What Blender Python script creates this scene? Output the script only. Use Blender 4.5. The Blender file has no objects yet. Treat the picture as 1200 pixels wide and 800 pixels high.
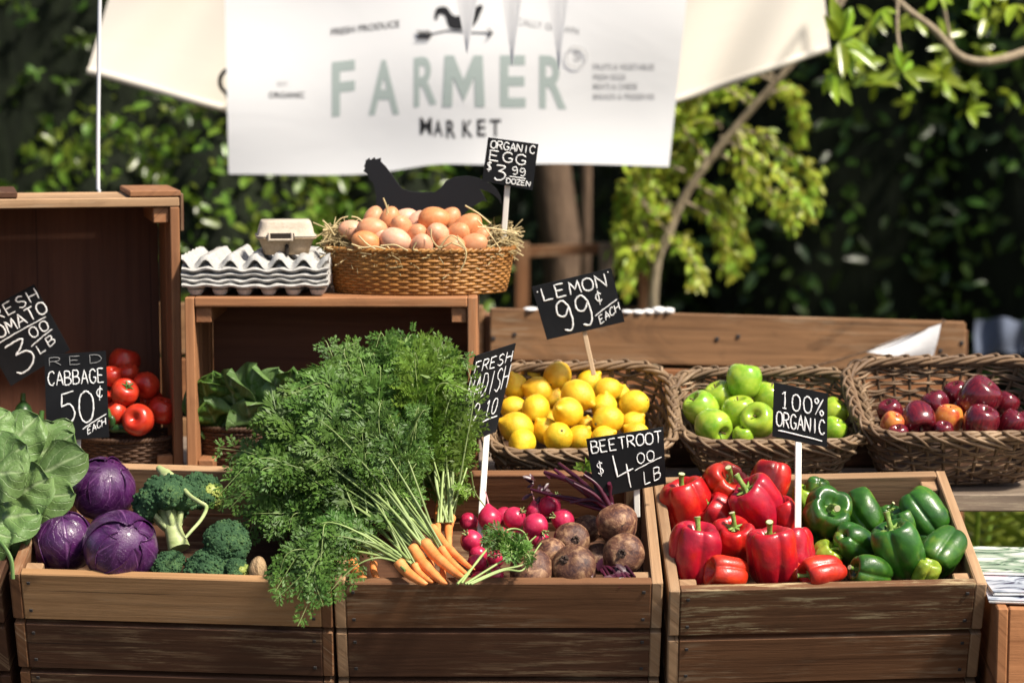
import bpy, bmesh, math, random
import numpy as np
from mathutils import Vector, Matrix, Quaternion

rnd = random.Random(11)
R = np.random.RandomState(7)
scene = bpy.context.scene
COL = scene.collection

# ------------------------------------------------------------------ camera, sky, sun, exposure
CAMZ, PITCH, FPX = 1.75, math.radians(6.4), 2584.0
cam_d = bpy.data.cameras.new('camera')
cam_d.lens = 36.0 * FPX / 1200.0
cam_d.sensor_width = 36.0
cam_d.clip_end = 500.0
cam_d.dof.use_dof = True
cam_d.dof.focus_distance = 4.02
cam_d.dof.aperture_fstop = 2.7
cam = bpy.data.objects.new('camera', cam_d)
cam.location = (0, 0, CAMZ)
cam.rotation_euler = (math.radians(90) - PITCH, 0, 0)
COL.objects.link(cam)
scene.camera = cam

SUN = Vector((0.52, -0.36, 0.78)).normalized()          # direction towards the sun
SUN_EL = math.asin(SUN.z)
SUN_AZ = math.atan2(SUN.x, SUN.y)
w = bpy.data.worlds.new('World')
scene.world = w
w.use_nodes = True
nt = w.node_tree
sky = nt.nodes.new('ShaderNodeTexSky')
sky.sky_type = 'NISHITA'
sky.sun_disc = False
sky.sun_elevation = SUN_EL
sky.sun_rotation = SUN_AZ
sky.air_density = 0.8
sky.dust_density = 2.5
sky.ozone_density = 0.6
bg = nt.nodes['Background']
bg.inputs['Strength'].default_value = 0.066
nt.links.new(sky.outputs[0], bg.inputs['Color'])
sl = bpy.data.lights.new('sun', 'SUN')
sl.energy = 3.4
sl.angle = math.radians(6.0)
sl.color = (1.0, 0.92, 0.80)
so = bpy.data.objects.new('sun', sl)
so.rotation_euler = SUN.to_track_quat('Z', 'Y').to_euler()
so.location = (3, -2, 8)
COL.objects.link(so)
scene.view_settings.view_transform = 'Standard'
scene.view_settings.look = 'None'
scene.view_settings.gamma = 1.0
scene.view_settings.use_curve_mapping = False
scene.view_settings.exposure = 1.12
scene.render.engine = 'CYCLES'
scene.cycles.max_bounces = 8
scene.cycles.use_denoising = True

# ------------------------------------------------------------------ points, meshes, objects
C0 = Vector((0, 0, CAMZ))
FW = Vector((0, math.cos(PITCH), -math.sin(PITCH)))
UP = Vector((0, math.sin(PITCH), math.cos(PITCH)))
RT = Vector((1, 0, 0))


def ray(px, py):
    return FW + RT * ((px - 600) / FPX) + UP * ((400 - py) / FPX)


def P(px, py, Y):
    """The point of the place that stands at distance Y, measured on the photograph."""
    d = ray(px, py)
    return C0 + d * (Y / d.y)


def ppm(p):
    return FPX / max(0.1, (Vector(p) - C0).dot(FW))


def on_plane(px, py, o, n):
    d = ray(px, py)
    return C0 + d * ((o - C0).dot(n) / d.dot(n))


class MB:
    """Collects shapes; build() links them as ONE mesh object."""

    def __init__(self):
        self.v, self.f, self.uv, self.t, self.n = [], [], [], [], 0

    def add(self, v, faces, uv=None, tint=0.5, mat=0, smooth=True):
        v = np.asarray(v, dtype=np.float64).reshape(-1, 3)
        self.v.append(v)
        self.uv.append(np.zeros((len(v), 2)) if uv is None else np.asarray(uv, dtype=np.float64).reshape(-1, 2))
        t = np.asarray(tint, dtype=np.float64)
        self.t.append(np.full(len(v), float(t)) if t.ndim == 0 else t)
        if isinstance(faces, np.ndarray):
            self.f.append((faces + self.n, mat, smooth))
        else:
            by = {}
            for q in faces:
                by.setdefault(len(q), []).append(q)
            for q in by.values():
                self.f.append((np.array(q, dtype=np.int64) + self.n, mat, smooth))
        self.n += len(v)

    def mesh(self, name, mats, origin=(0, 0, 0)):
        v = np.concatenate(self.v) - np.array(origin, dtype=np.float64)
        uv = np.concatenate(self.uv)
        t = np.concatenate(self.t)
        li = np.concatenate([f.ravel() for f, _, _ in self.f])
        tot = np.concatenate([np.full(len(f), f.shape[1]) for f, _, _ in self.f])
        mi = np.concatenate([np.full(len(f), m) for f, m, _ in self.f])
        sm = np.concatenate([np.full(len(f), s, dtype=bool) for f, _, s in self.f])
        me = bpy.data.meshes.new(name)
        me.vertices.add(len(v))
        me.vertices.foreach_set('co', v.ravel().astype(np.float32))
        me.loops.add(len(li))
        me.loops.foreach_set('vertex_index', li.astype(np.int32))
        me.polygons.add(len(tot))
        me.polygons.foreach_set('loop_start', np.concatenate([[0], np.cumsum(tot)[:-1]]).astype(np.int32))
        me.polygons.foreach_set('loop_total', tot.astype(np.int32))
        me.polygons.foreach_set('material_index', mi.astype(np.int32))
        me.polygons.foreach_set('use_smooth', sm)
        ul = me.uv_layers.new(name='UVMap')
        ul.data.foreach_set('uv', uv[li].ravel().astype(np.float32))
        a = me.attributes.new('tint', 'FLOAT', 'POINT')
        a.data.foreach_set('value', t.astype(np.float32))
        for m in (mats if isinstance(mats, (list, tuple)) else [mats]):
            me.materials.append(m)
        me.update(calc_edges=True)
        return me

    def build(self, name, mats, parent=None, loc=None):
        o_ = parent.matrix_basis.translation if parent is not None else (Vector(loc) if loc is not None else Vector((0, 0, 0)))
        o = bpy.data.objects.new(name, self.mesh(name, mats, o_))
        COL.objects.link(o)
        if parent is not None:
            o.parent = parent
            # a part of a part: its mesh is stored relative to its own parent
            if parent.parent is not None:
                off = parent.parent.matrix_basis.translation
                o.data.transform(Matrix.Translation(-off))
        else:
            o.location = o_
        return o


def tag(o, label=None, cat=None, group=None, kind=None):
    if label:
        o['label'] = label
    if cat:
        o['category'] = cat
    if group:
        o['group'] = group
    if kind:
        o['kind'] = kind
    return o


def thing(name, label, cat, loc=(0, 0, 0), group=None):
    o = bpy.data.objects.new(name, None)
    o.empty_display_size = 0.05
    o.location = loc
    COL.objects.link(o)
    return tag(o, label, cat, group)


def orient(axis, spin=0.0):
    """Rotation taking local +Z to AXIS given as (right, up, towards the viewer)."""
    d = Vector((axis[0], -axis[2], axis[1])).normalized()
    return (d.to_track_quat('Z', 'Y') @ Quaternion((0, 0, 1), spin)).to_euler()


# ------------------------------------------------------------------ shape helpers
def catmull(pts, k=6, closed=False):
    pts = [np.array(p, dtype=float) for p in pts]
    n = len(pts)
    out = []
    rng = range(n) if closed else range(n - 1)
    for i in rng:
        p1, p2 = pts[i], pts[(i + 1) % n]
        p0 = pts[(i - 1) % n] if (closed or i > 0) else p1 * 2 - p2
        p3 = pts[(i + 2) % n] if (closed or i + 2 < n) else p2 * 2 - p1
        for j in range(k):
            t = j / k
            out.append(0.5 * ((2 * p1) + (p2 - p0) * t + (2 * p0 - 5 * p1 + 4 * p2 - p3) * t * t + (3 * p1 - p0 - 3 * p2 + p3) * t ** 3))
    if not closed:
        out.append(pts[-1])
    return np.array(out)


def tube(mb, pts, rad, sides=6, closed=False, caps=True, mat=0, tint=0.5, flat=1.0, uvs=1.0, fixed=None):
    p = np.array([tuple(q) for q in pts], dtype=float)
    n = len(p)
    r = np.full(n, float(rad)) if np.ndim(rad) == 0 else np.array(rad, dtype=float)
    if closed:
        T = np.roll(p, -1, 0) - np.roll(p, 1, 0)
    else:
        T = np.gradient(p, axis=0)
    T /= np.maximum(np.linalg.norm(T, axis=1, keepdims=True), 1e-9)
    if fixed is not None:
        N = np.cross(np.tile(np.array(fixed, float), (n, 1)), T)
        N /= np.maximum(np.linalg.norm(N, axis=1, keepdims=True), 1e-9)
    else:
        N = np.zeros_like(p)
        a = np.array([0, 0, 1.0]) if abs(T[0][2]) < 0.9 else np.array([1.0, 0, 0])
        v = np.cross(T[0], a)
        N[0] = v / np.linalg.norm(v)
        for i in range(1, n):
            v = N[i - 1] - T[i] * N[i - 1].dot(T[i])
            N[i] = v / max(np.linalg.norm(v), 1e-9)
    B = np.cross(T, N)
    ang = np.linspace(0, 2 * math.pi, sides, endpoint=False)
    v = p[:, None, :] + r[:, None, None] * (np.cos(ang)[None, :, None] * N[:, None, :] * flat + np.sin(ang)[None, :, None] * B[:, None, :])
    L = np.concatenate([[0], np.cumsum(np.linalg.norm(np.diff(p, axis=0), axis=1))]) * uvs
    uv = np.stack([np.repeat(L, sides), np.tile(ang / 6.283 * 0.05, n)], 1)
    i = np.arange(n if closed else n - 1)[:, None]
    j = np.arange(sides)[None, :]
    i2 = (i + 1) % n
    j2 = (j + 1) % sides
    f = np.stack([i * sides + j, i * sides + j2, i2 * sides + j2, i2 * sides + j], -1).reshape(-1, 4)
    mb.add(v.reshape(-1, 3), f, uv, tint, mat)
    if caps and not closed:
        vv = v[0][::-1]
        mb.add(vv, np.array([list(range(sides))]), None, tint, mat, False)
        mb.add(v[-1], np.array([list(range(sides))]), None, tint, mat, False)


def lathe(mb, prof, seg=24, fn=None, mat=0, tint=0.5, M=None):
    """Revolve (r, z); fn(theta, k, r, z) -> (r, z) bends the surface."""
    prof = np.asarray(prof, float)
    n = len(prof)
    th = np.linspace(0, 2 * math.pi, seg, endpoint=False)
    r = np.tile(prof[:, 0][:, None], (1, seg))
    z = np.tile(prof[:, 1][:, None], (1, seg))
    TH = np.tile(th[None, :], (n, 1))
    K = np.tile(np.linspace(0, 1, n)[:, None], (1, seg))
    if fn:
        r, z = fn(TH, K, r, z)
    v = np.stack([r * np.cos(TH), r * np.sin(TH), z], -1).reshape(-1, 3)
    uv = np.stack([TH / 6.2832, K], -1).reshape(-1, 2)
    i = np.arange(n - 1)[:, None]
    j = np.arange(seg)[None, :]
    j2 = (j + 1) % seg
    f = np.stack([i * seg + j, (i + 1) * seg + j, (i + 1) * seg + j2, i * seg + j2], -1).reshape(-1, 4)
    if M is not None:
        v = np.array([tuple(M @ Vector(q)) for q in v])
    mb.add(v, f, uv, tint, mat)


def board(mb, c, size, ax=None, bev=0.0016, mat=0, wob=0.0):
    """A plank with eased edges. c centre, size (x, y, z), ax = three unit axes; the grain runs along its longest side."""
    ax = ax or (Vector((1, 0, 0)), Vector((0, 1, 0)), Vector((0, 0, 1)))
    A = np.array([tuple(a) for a in ax])
    h = np.array(size, float) / 2
    b = min(bev, h.min() * 0.6)
    v, idx = [], {}
    for sx in (-1, 1):
        for sy in (-1, 1):
            for sz in (-1, 1):
                for k in range(3):
                    q = np.array([sx, sy, sz]) * h
                    for m in range(3):
                        if m != k:
                            q[m] -= b * (sx, sy, sz)[m]
                    idx[(sx, sy, sz, k)] = len(v)
                    v.append(q)
    f = []
    for k in range(3):
        a, c_ = [m for m in range(3) if m != k]
        for s in (-1, 1):
            q = []
            for (u1, u2) in ((-1, -1), (1, -1), (1, 1), (-1, 1)):
                key = [0, 0, 0]
                key[k], key[a], key[c_] = s, u1, u2
                q.append(idx[(*key, k)])
            flip = (s < 0) != (k == 1)
            f.append(q[::-1] if flip else q)
    for k in range(3):
        a, c_ = [m for m in range(3) if m != k]
        for s1 in (-1, 1):
            for s2 in (-1, 1):
                q = []
                for (s, kk) in ((-1, a), (1, a), (1, c_), (-1, c_)):
                    key = [0, 0, 0]
                    key[k], key[a], key[c_] = s, s1, s2
                    q.append(idx[(*key, kk)])
                f.append(q)
    for sx in (-1, 1):
        for sy in (-1, 1):
            for sz in (-1, 1):
                f.append([idx[(sx, sy, sz, k)] for k in range(3)])
    v = np.array(v)
    # outward winding
    out = []
    for q in f:
        p = v[q]
        nn = np.cross(p[1] - p[0], p[2] - p[0])
        out.append(q if nn.dot(p.mean(0)) > 0 else q[::-1])
    Lx = int(np.argmax(h))
    o1, o2 = [m for m in range(3) if m != Lx]
    ou, ov = rnd.uniform(0, 40), rnd.uniform(0, 40)
    uv = np.stack([v[:, Lx] + ou, v[:, o1] + v[:, o2] + ov], 1)
    if wob:
        v = v + R.uniform(-wob, wob, v.shape)
    mb.add(v @ A + np.array(tuple(c)), out, uv, rnd.random(), mat, False)


def grid_sheet(mb, fn, nu, nv, mat=0, tint=0.5, thick=0.0, smooth=True):
    """fn(u, v) -> point; optional thickness along the local normal, closed round its edge."""
    us, vs = np.linspace(0, 1, nu), np.linspace(0, 1, nv)
    p = np.array([[tuple(fn(u, v)) for u in us] for v in vs])
    uv = np.array([[(u, v) for u in us] for v in vs]).reshape(-1, 2)
    j, i = np.meshgrid(np.arange(nv - 1), np.arange(nu - 1), indexing='ij')
    a = (j * nu + i)
    f = np.stack([a, a + 1, a + nu + 1, a + nu], -1).reshape(-1, 4)
    if not thick:
        mb.add(p.reshape(-1, 3), f, uv, tint, mat, smooth)
        return
    du, dv = np.gradient(p, axis=1), np.gradient(p, axis=0)
    n = np.cross(du, dv)
    n /= np.maximum(np.linalg.norm(n, axis=2, keepdims=True), 1e-9)
    top, bot = (p + n * thick / 2).reshape(-1, 3), (p - n * thick / 2).reshape(-1, 3)
    m = nu * nv
    mb.add(np.concatenate([top, bot]), np.concatenate([f, f[:, ::-1] + m]), np.concatenate([uv, uv]), tint, mat, smooth)
    edge = [q for q in range(nu)] + [q * nu + nu - 1 for q in range(1, nv)] + [(nv - 1) * nu + q for q in range(nu - 2, -1, -1)] + [q * nu for q in range(nv - 2, 0, -1)]
    e = np.array(edge)
    k = len(e)
    vv = np.concatenate([top[e], bot[e]])
    q = np.arange(k)
    mb.add(vv, np.stack([q, q + k, (q + 1) % k + k, (q + 1) % k], -1), np.concatenate([uv[e], uv[e]]), tint, mat, False)


_ico = {}


def ico(sub):
    if sub not in _ico:
        bm = bmesh.new()
        bmesh.ops.create_icosphere(bm, subdivisions=sub, radius=1.0)
        bm.verts.ensure_lookup_table()
        _ico[sub] = (np.array([tuple(v.co) for v in bm.verts]), np.array([[v.index for v in f.verts] for f in bm.faces]))
        bm.free()
    return _ico[sub]


def lump(v, seed, freq, amp):
    """A smooth bumpy field on points."""
    rs = np.random.RandomState(seed)
    s = np.zeros(len(v))
    for k in range(5):
        d = rs.normal(size=3) * freq * (1 + 0.5 * k)
        s += np.sin(v @ d + rs.uniform(0, 6.28)) / (1 + 0.6 * k)
    return s * amp / 2.2


def leaves(mb, pos, d, nrm, ln, wr=0.4, fold=0.12, tint=None, mat=0, curl=0.15):
    """Many leaf blades at once: base, direction, normal, length."""
    n = len(pos)
    d = d / np.maximum(np.linalg.norm(d, axis=1, keepdims=True), 1e-9)
    s = np.cross(d, nrm)
    s /= np.maximum(np.linalg.norm(s, axis=1, keepdims=True), 1e-9)
    u = np.cross(s, d)
    ln = np.broadcast_to(np.asarray(ln, float), (n,))[:, None]
    wd = ln * wr
    b = pos
    t = pos + d * ln - u * ln * curl
    m = pos + d * ln * 0.5 - u * wd * fold * 0.2
    l1 = pos + d * ln * 0.3 + s * wd * 0.46 + u * wd * fold
    l2 = pos + d * ln * 0.7 + s * wd * 0.4 + u * wd * fold - u * ln * curl * .4
    r1 = pos + d * ln * 0.3 - s * wd * 0.46 + u * wd * fold
    r2 = pos + d * ln * 0.7 - s * wd * 0.4 + u * wd * fold - u * ln * curl * .4
    v = np.stack([b, l1, l2, t, r2, r1, m], 1).reshape(-1, 3)
    base = (np.arange(n) * 7)[:, None]
    f = np.concatenate([base + np.array([[0, 6, 2, 1]]), base + np.array([[0, 5, 4, 6]])])
    f3 = np.concatenate([base + np.array([[6, 3, 2]]), base + np.array([[6, 4, 3]])])
    if tint is None:
        tint = R.random(n)
    tt = np.repeat(tint, 7)
    uv = np.tile(np.array([[0.5, 0], [1, .3], [1, .7], [.5, 1], [0, .7], [0, .3], [.5, .5]]), (n, 1))
    k = mb.n
    mb.add(v, f, uv, tt, mat, True)
    mb.f.append((f3 + k, mat, True))


# ------------------------------------------------------------------ materials
class NT:
    def __init__(self, name):
        self.m = bpy.data.materials.new(name)
        self.m.use_nodes = True
        self.t = self.m.node_tree
        self.b = self.t.nodes['Principled BSDF']

    def n(self, typ, **kw):
        o = self.t.nodes.new(typ)
        for k, v in kw.items():
            if k.startswith('i_'):
                o.inputs[k[2:].replace('_', ' ')].default_value = v
            else:
                setattr(o, k, v)
        return o

    def l(self, a, b):
        self.t.links.new(a, b)

    def coord(self, kind, scale=(1, 1, 1)):
        c = self.n('ShaderNodeTexCoord')
        mp = self.n('ShaderNodeMapping')
        mp.inputs['Scale'].default_value = scale
        self.l(c.outputs[kind], mp.inputs['Vector'])
        return mp.outputs[0]

    def noise(self, vec, scale, detail=4, rough=0.6, dist=0.0):
        o = self.n('ShaderNodeTexNoise')
        o.inputs['Scale'].default_value = scale
        o.inputs['Detail'].default_value = detail
        o.inputs['Roughness'].default_value = rough
        o.inputs['Distortion'].default_value = dist
        self.l(vec, o.inputs['Vector'])
        return o.outputs['Fac']

    def ramp(self, fac, stops):
        o = self.n('ShaderNodeValToRGB')
        e = o.color_ramp.elements
        while len(e) < len(stops):
            e.new(0.5)
        for q, (p, c) in zip(e, stops):
            q.position = p
            q.color = c if len(c) == 4 else (*c, 1)
        self.l(fac, o.inputs[0])
        return o.outputs[0]

    def mask(self, fac, a, b):
        return self.ramp(fac, [(a, (0, 0, 0)), (b, (1, 1, 1))])

    def mix(self, fac, a, b, mode='MIX'):
        o = self.n('ShaderNodeMix', data_type='RGBA', blend_type=mode)
        for s, x in ((0, fac), (6, a), (7, b)):
            if hasattr(x, 'node'):
                self.l(x, o.inputs[s])
            elif s == 0:
                o.inputs[0].default_value = x
            else:
                o.inputs[s].default_value = x if len(x) == 4 else (*x, 1)
        return o.outputs[2]

    def math(self, op, a, b=0.0):
        o = self.n('ShaderNodeMath', operation=op)
        for s, x in ((0, a), (1, b)):
            if hasattr(x, 'node'):
                self.l(x, o.inputs[s])
            else:
                o.inputs[s].default_value = x
        return o.outputs[0]

    def rand(self):
        return self.n('ShaderNodeObjectInfo').outputs['Random']

    def tint(self):
        a = self.n('ShaderNodeAttribute', attribute_name='tint')
        return a.outputs['Fac']

    def hsv(self, col, h=None, s=None, v=None):
        o = self.n('ShaderNodeHueSaturation')
        self.l(col, o.inputs['Color'])
        for nme, x in (('Hue', h), ('Saturation', s), ('Value', v)):
            if x is None:
                continue
            if hasattr(x, 'node'):
                self.l(x, o.inputs[nme])
            else:
                o.inputs[nme].default_value = x
        return o.outputs[0]

    def span(self, fac, a, b):
        o = self.n('ShaderNodeMapRange')
        o.inputs['To Min'].default_value = a
        o.inputs['To Max'].default_value = b
        self.l(fac, o.inputs['Value'])
        return o.outputs[0]

    def bump(self, h, strength=0.3, dist=0.002):
        o = self.n('ShaderNodeBump')
        o.inputs['Strength'].default_value = strength
        o.inputs['Distance'].default_value = dist
        self.l(h, o.inputs['Height'])
        self.l(o.outputs[0], self.b.inputs['Normal'])

    def done(self, col, rough=0.5, spec=0.5, sss=0.0, coat=0.0, transl=0.0, sss_scale=0.004):
        if hasattr(col, 'node'):
            self.l(col, self.b.inputs['Base Color'])
        else:
            self.b.inputs['Base Color'].default_value = (*col, 1)
        if hasattr(rough, 'node'):
            self.l(rough, self.b.inputs['Roughness'])
        else:
            self.b.inputs['Roughness'].default_value = rough
        self.b.inputs['Specular IOR Level'].default_value = spec
        self.b.inputs['Coat Weight'].default_value = coat
        self.b.inputs['Coat Roughness'].default_value = 0.12
        if sss:
            self.b.inputs['Subsurface Weight'].default_value = sss
            self.b.inputs['Subsurface Scale'].default_value = sss_scale
            self.b.inputs['Subsurface Radius'].default_value = (1.0, 0.5, 0.25)
        if transl:
            tr = self.n('ShaderNodeBsdfTranslucent')
            if hasattr(col, 'node'):
                self.l(col, tr.inputs['Color'])
            else:
                tr.inputs['Color'].default_value = (*col, 1)
            mx = self.n('ShaderNodeMixShader')
            mx.inputs[0].default_value = transl
            self.l(self.b.outputs[0], mx.inputs[1])
            self.l(tr.outputs[0], mx.inputs[2])
            self.l(mx.outputs[0], self.t.nodes['Material Output'].inputs['Surface'])
        return self.m


def wood(name, dark, light, wear=0.0, wearcol=(0.42, 0.35, 0.24), rough=0.72, rows=False, stain=0.35):
    k = NT(name)
    v1 = k.coord('UV', (2.2, 55, 1))
    v2 = k.coord('UV', (1.1, 9, 1))
    v3 = k.coord('UV', (7, 95, 1))
    g = k.noise(v1, 1.0, 7, 0.65, 0.4)
    b = k.noise(v2, 1.0, 4, 0.6, 0.8)
    c = k.mix(k.math('MULTIPLY', k.math('ADD', g, b), 0.5), dark, light)
    c = k.ramp(k.math('MULTIPLY', k.math('ADD', g, b), 0.5), [(0.33, tuple(q * .85 for q in dark)), (0.5, tuple((a + q) / 2 for a, q in zip(dark, light))), (0.68, tuple(q * 1.08 for q in light))])
    c = k.hsv(c, v=k.span(k.tint(), 0.8, 1.18))
    st = k.noise(k.coord('UV', (4, 7, 1)), 1.0, 5, 0.7, 1.0)
    c = k.mix(k.math('MULTIPLY', k.mask(st, 0.52, 0.72), stain), c, tuple(x * 0.25 for x in dark))
    # knots: a few dark ovals
    vo = k.n('ShaderNodeTexVoronoi', feature='F1')
    vo.inputs['Scale'].default_value = 1.0
    k.l(k.coord('UV', (5, 14, 1)), vo.inputs['Vector'])
    c = k.mix(k.math('MULTIPLY', k.ramp(vo.outputs['Distance'], [(0.06, (1, 1, 1)), (0.15, (0, 0, 0))]), 0.55), c, tuple(x * 0.3 for x in dark))
    ck = k.noise(k.coord('UV', (0.9, 130, 1)), 1.0, 2, 0.5, 0.2)
    c = k.mix(k.math('MULTIPLY', k.mask(ck, 0.69, 0.73), 0.75), c, tuple(x * 0.15 for x in dark))
    if wear:
        a = k.noise(v3, 1.0, 5, 0.75)
        p = k.noise(k.coord('UV', (3, 6 if not rows else 22, 1)), 1.0, 3, 0.6)
        m = k.math('MULTIPLY', k.mask(a, 0.50, 0.60), k.mask(p, 0.46, 0.58))
        c = k.mix(k.math('MULTIPLY', m, wear), c, wearcol)
    k.bump(k.math('ADD', g, k.math('MULTIPLY', b, 0.6)), 0.55, 0.003)
    return k.done(c, rough, 0.35)


W_TAN = wood('wood_tan', (0.29, 0.145, 0.055), (0.50, 0.29, 0.135), 0.15, stain=0.2)
W_BROWN = wood('wood_brown', (0.115, 0.048, 0.019), (0.235, 0.108, 0.046), 0.55, (0.42, 0.31, 0.19))
W_WORN = wood('wood_worn', (0.095, 0.040, 0.016), (0.20, 0.092, 0.040), 0.85, (0.50, 0.40, 0.22), rows=True)
W_DARK = wood('wood_dark', (0.045, 0.018, 0.008), (0.10, 0.042, 0.019), 0.6, (0.28, 0.19, 0.105))
W_RED = wood('wood_redbrown', (0.21, 0.085, 0.035), (0.36, 0.165, 0.07), 0.1)
W_PLY = wood('plywood_red', (0.09, 0.034, 0.018), (0.15, 0.06, 0.032), 0.0, stain=0.15)  # plywood tone deepened to hold the shade inside the upright crates
W_RIM = wood('wood_rim', (0.25, 0.14, 0.068), (0.46, 0.29, 0.16), 0.2)
W_PALLET = wood('wood_pallet', (0.12, 0.058, 0.024), (0.31, 0.16, 0.07), 0.3, stain=0.6)
W_ORANGE = wood('wood_orange', (0.26, 0.10, 0.035), (0.42, 0.185, 0.075), 0.0)
W_PALE = wood('wood_pale', (0.45, 0.36, 0.25), (0.62, 0.53, 0.40), 0.0, stain=0.2)
W_GREY = wood('wood_grey', (0.13, 0.095, 0.07), (0.29, 0.22, 0.16), 0.4)


def simple(name, col, rough=0.6, spec=0.4, **kw):
    return NT(name).done(col, rough, spec, **kw)


def willow(name, ca, cb, cc, rough=0.6):
    k = NT(name)
    n = k.noise(k.coord('UV', (9, 60, 1)), 1.0, 5, 0.7)
    big = k.noise(k.coord('Object'), 14, 3)
    c = k.ramp(k.math('MULTIPLY', k.math('ADD', n, big), 0.5), [(0.34, ca), (0.52, cb), (0.66, cc)])
    c = k.hsv(c, v=k.span(k.tint(), 0.65, 1.3))
    k.bump(n, 0.3, 0.001)
    return k.done(c, rough, 0.35)


WILLOW = willow('grey_willow', (0.075, 0.043, 0.023), (0.20, 0.13, 0.072), (0.42, 0.31, 0.20))
WILLOW_B = willow('brown_willow', (0.06, 0.033, 0.018), (0.16, 0.098, 0.053), (0.36, 0.25, 0.155))
WICKER = willow('honey_wicker', (0.16, 0.062, 0.014), (0.34, 0.15, 0.036), (0.52, 0.27, 0.08), 0.42)
WICKER_D = willow('dark_wicker', (0.03, 0.014, 0.007), (0.07, 0.033, 0.016), (0.12, 0.06, 0.03))

EDGE = simple('chalkboard_edge', (0.012, 0.012, 0.013), 0.5)


def m_chalkboard():
    k = NT('chalkboard')
    n = k.noise(k.coord('Object'), 9, 5, 0.7)
    c = k.ramp(n, [(0.35, (0.0045, 0.0048, 0.0058)), (0.6, (0.009, 0.0095, 0.011)), (0.8, (0.03, 0.031, 0.033))])
    return k.done(c, 0.6, 0.22)


CHALKBOARD = m_chalkboard()


def m_chalk():
    k = NT('chalk')
    n = k.noise(k.coord('Object'), 450, 3, 0.7)
    return k.done(k.ramp(n, [(0.28, (0.40, 0.40, 0.39)), (0.5, (0.82, 0.82, 0.80))]), 0.9, 0.1)


CHALK = m_chalk()
CHALK_FAINT = NT('faint_chalk').done((0.24, 0.24, 0.235), 0.9, 0.1)
STICK_W = simple('white_stick', (0.72, 0.69, 0.62), 0.5)
STICK_T = wood('stick_tan', (0.45, 0.31, 0.18), (0.62, 0.46, 0.30), 0)


def m_lemon():
    k = NT('lemon_rind')
    o = k.coord('Object')
    n = k.noise(o, 1.4, 3)
    pits = k.noise(o, 17, 2, 0.5)
    c = k.ramp(n, [(0.33, (0.74, 0.43, 0.010)), (0.62, (0.83, 0.60, 0.030))])
    c = k.hsv(c, h=k.span(k.rand(), 0.485, 0.505), v=k.span(k.rand(), 0.88, 1.05))
    c = k.mix(k.math('MULTIPLY', k.mask(k.noise(o, 0.9, 2), 0.58, 0.72), 0.35), c, (0.62, 0.60, 0.05))
    c = k.mix(k.math('MULTIPLY', k.mask(k.noise(o, 9, 4, 0.75), 0.68, 0.74), 0.6), c, (0.42, 0.24, 0.03))
    k.bump(pits, 0.7, 0.0016)
    return k.done(c, 0.36, 0.45, sss=0.12)


LEMON = m_lemon()
SCAR = simple('stem_scar', (0.12, 0.10, 0.03), 0.8)


def m_gapple():
    k = NT('green_apple_skin')
    o = k.coord('Object')
    sp = k.n('ShaderNodeTexVoronoi')
    sp.inputs['Scale'].default_value = 9
    k.l(o, sp.inputs['Vector'])
    c = k.ramp(k.noise(o, 1.1, 3), [(0.32, (0.16, 0.34, 0.012)), (0.65, (0.40, 0.52, 0.05))])
    c = k.mix(k.ramp(sp.outputs['Distance'], [(0.03, (0.7, 0.7, 0.7)), (0.09, (0, 0, 0))]), c, (0.6, 0.68, 0.3))
    c = k.hsv(c, h=k.span(k.rand(), 0.485, 0.51))
    return k.done(c, 0.24, 0.5, sss=0.1, coat=0.3)


GAPPLE = m_gapple()


def m_rapple():
    k = NT('red_apple_skin')
    st = k.noise(k.coord('Object', (5, 5, 0.5)), 1.8, 5, 0.7)
    pat = k.noise(k.coord('Object'), 0.8, 2)
    c = k.ramp(st, [(0.3, (0.05, 0.004, 0.010)), (0.55, (0.14, 0.008, 0.015)), (0.8, (0.28, 0.022, 0.022))])
    yel = k.math('MULTIPLY', k.mask(pat, 0.66, 0.8), k.mask(k.rand(), 0.8, 0.85))
    c = k.mix(yel, c, (0.62, 0.25, 0.06))
    return k.done(c, 0.2, 0.55, coat=0.4)


RAPPLE = m_rapple()
APPLE_STEM = simple('apple_stem', (0.13, 0.075, 0.03), 0.7)
ORANGE_AP = NT('blush_apple_skin')
ORANGE_AP = ORANGE_AP.done(ORANGE_AP.ramp(ORANGE_AP.noise(ORANGE_AP.coord('Object'), 0.9, 3), [(0.38, (0.42, 0.05, 0.025)), (0.58, (0.72, 0.25, 0.05))]), 0.25, 0.5, coat=0.3)


def m_egg():
    k = NT('egg_shell')
    o = k.coord('Object')
    c = k.ramp(k.noise(o, 2.5, 4), [(0.3, (0.58, 0.24, 0.11)), (0.7, (0.70, 0.34, 0.175))])
    c = k.hsv(c, s=k.span(k.rand(), 0.75, 1.12), v=k.span(k.rand(), 1.08, 0.9))
    c = k.mix(k.mask(k.noise(o, 30, 2), 0.68, 0.75), c, (0.5, 0.24, 0.12))
    k.bump(k.noise(o, 60, 2), 0.1, 0.0004)
    return k.done(c, 0.45, 0.4, sss=0.15)


EGG = m_egg()


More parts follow.
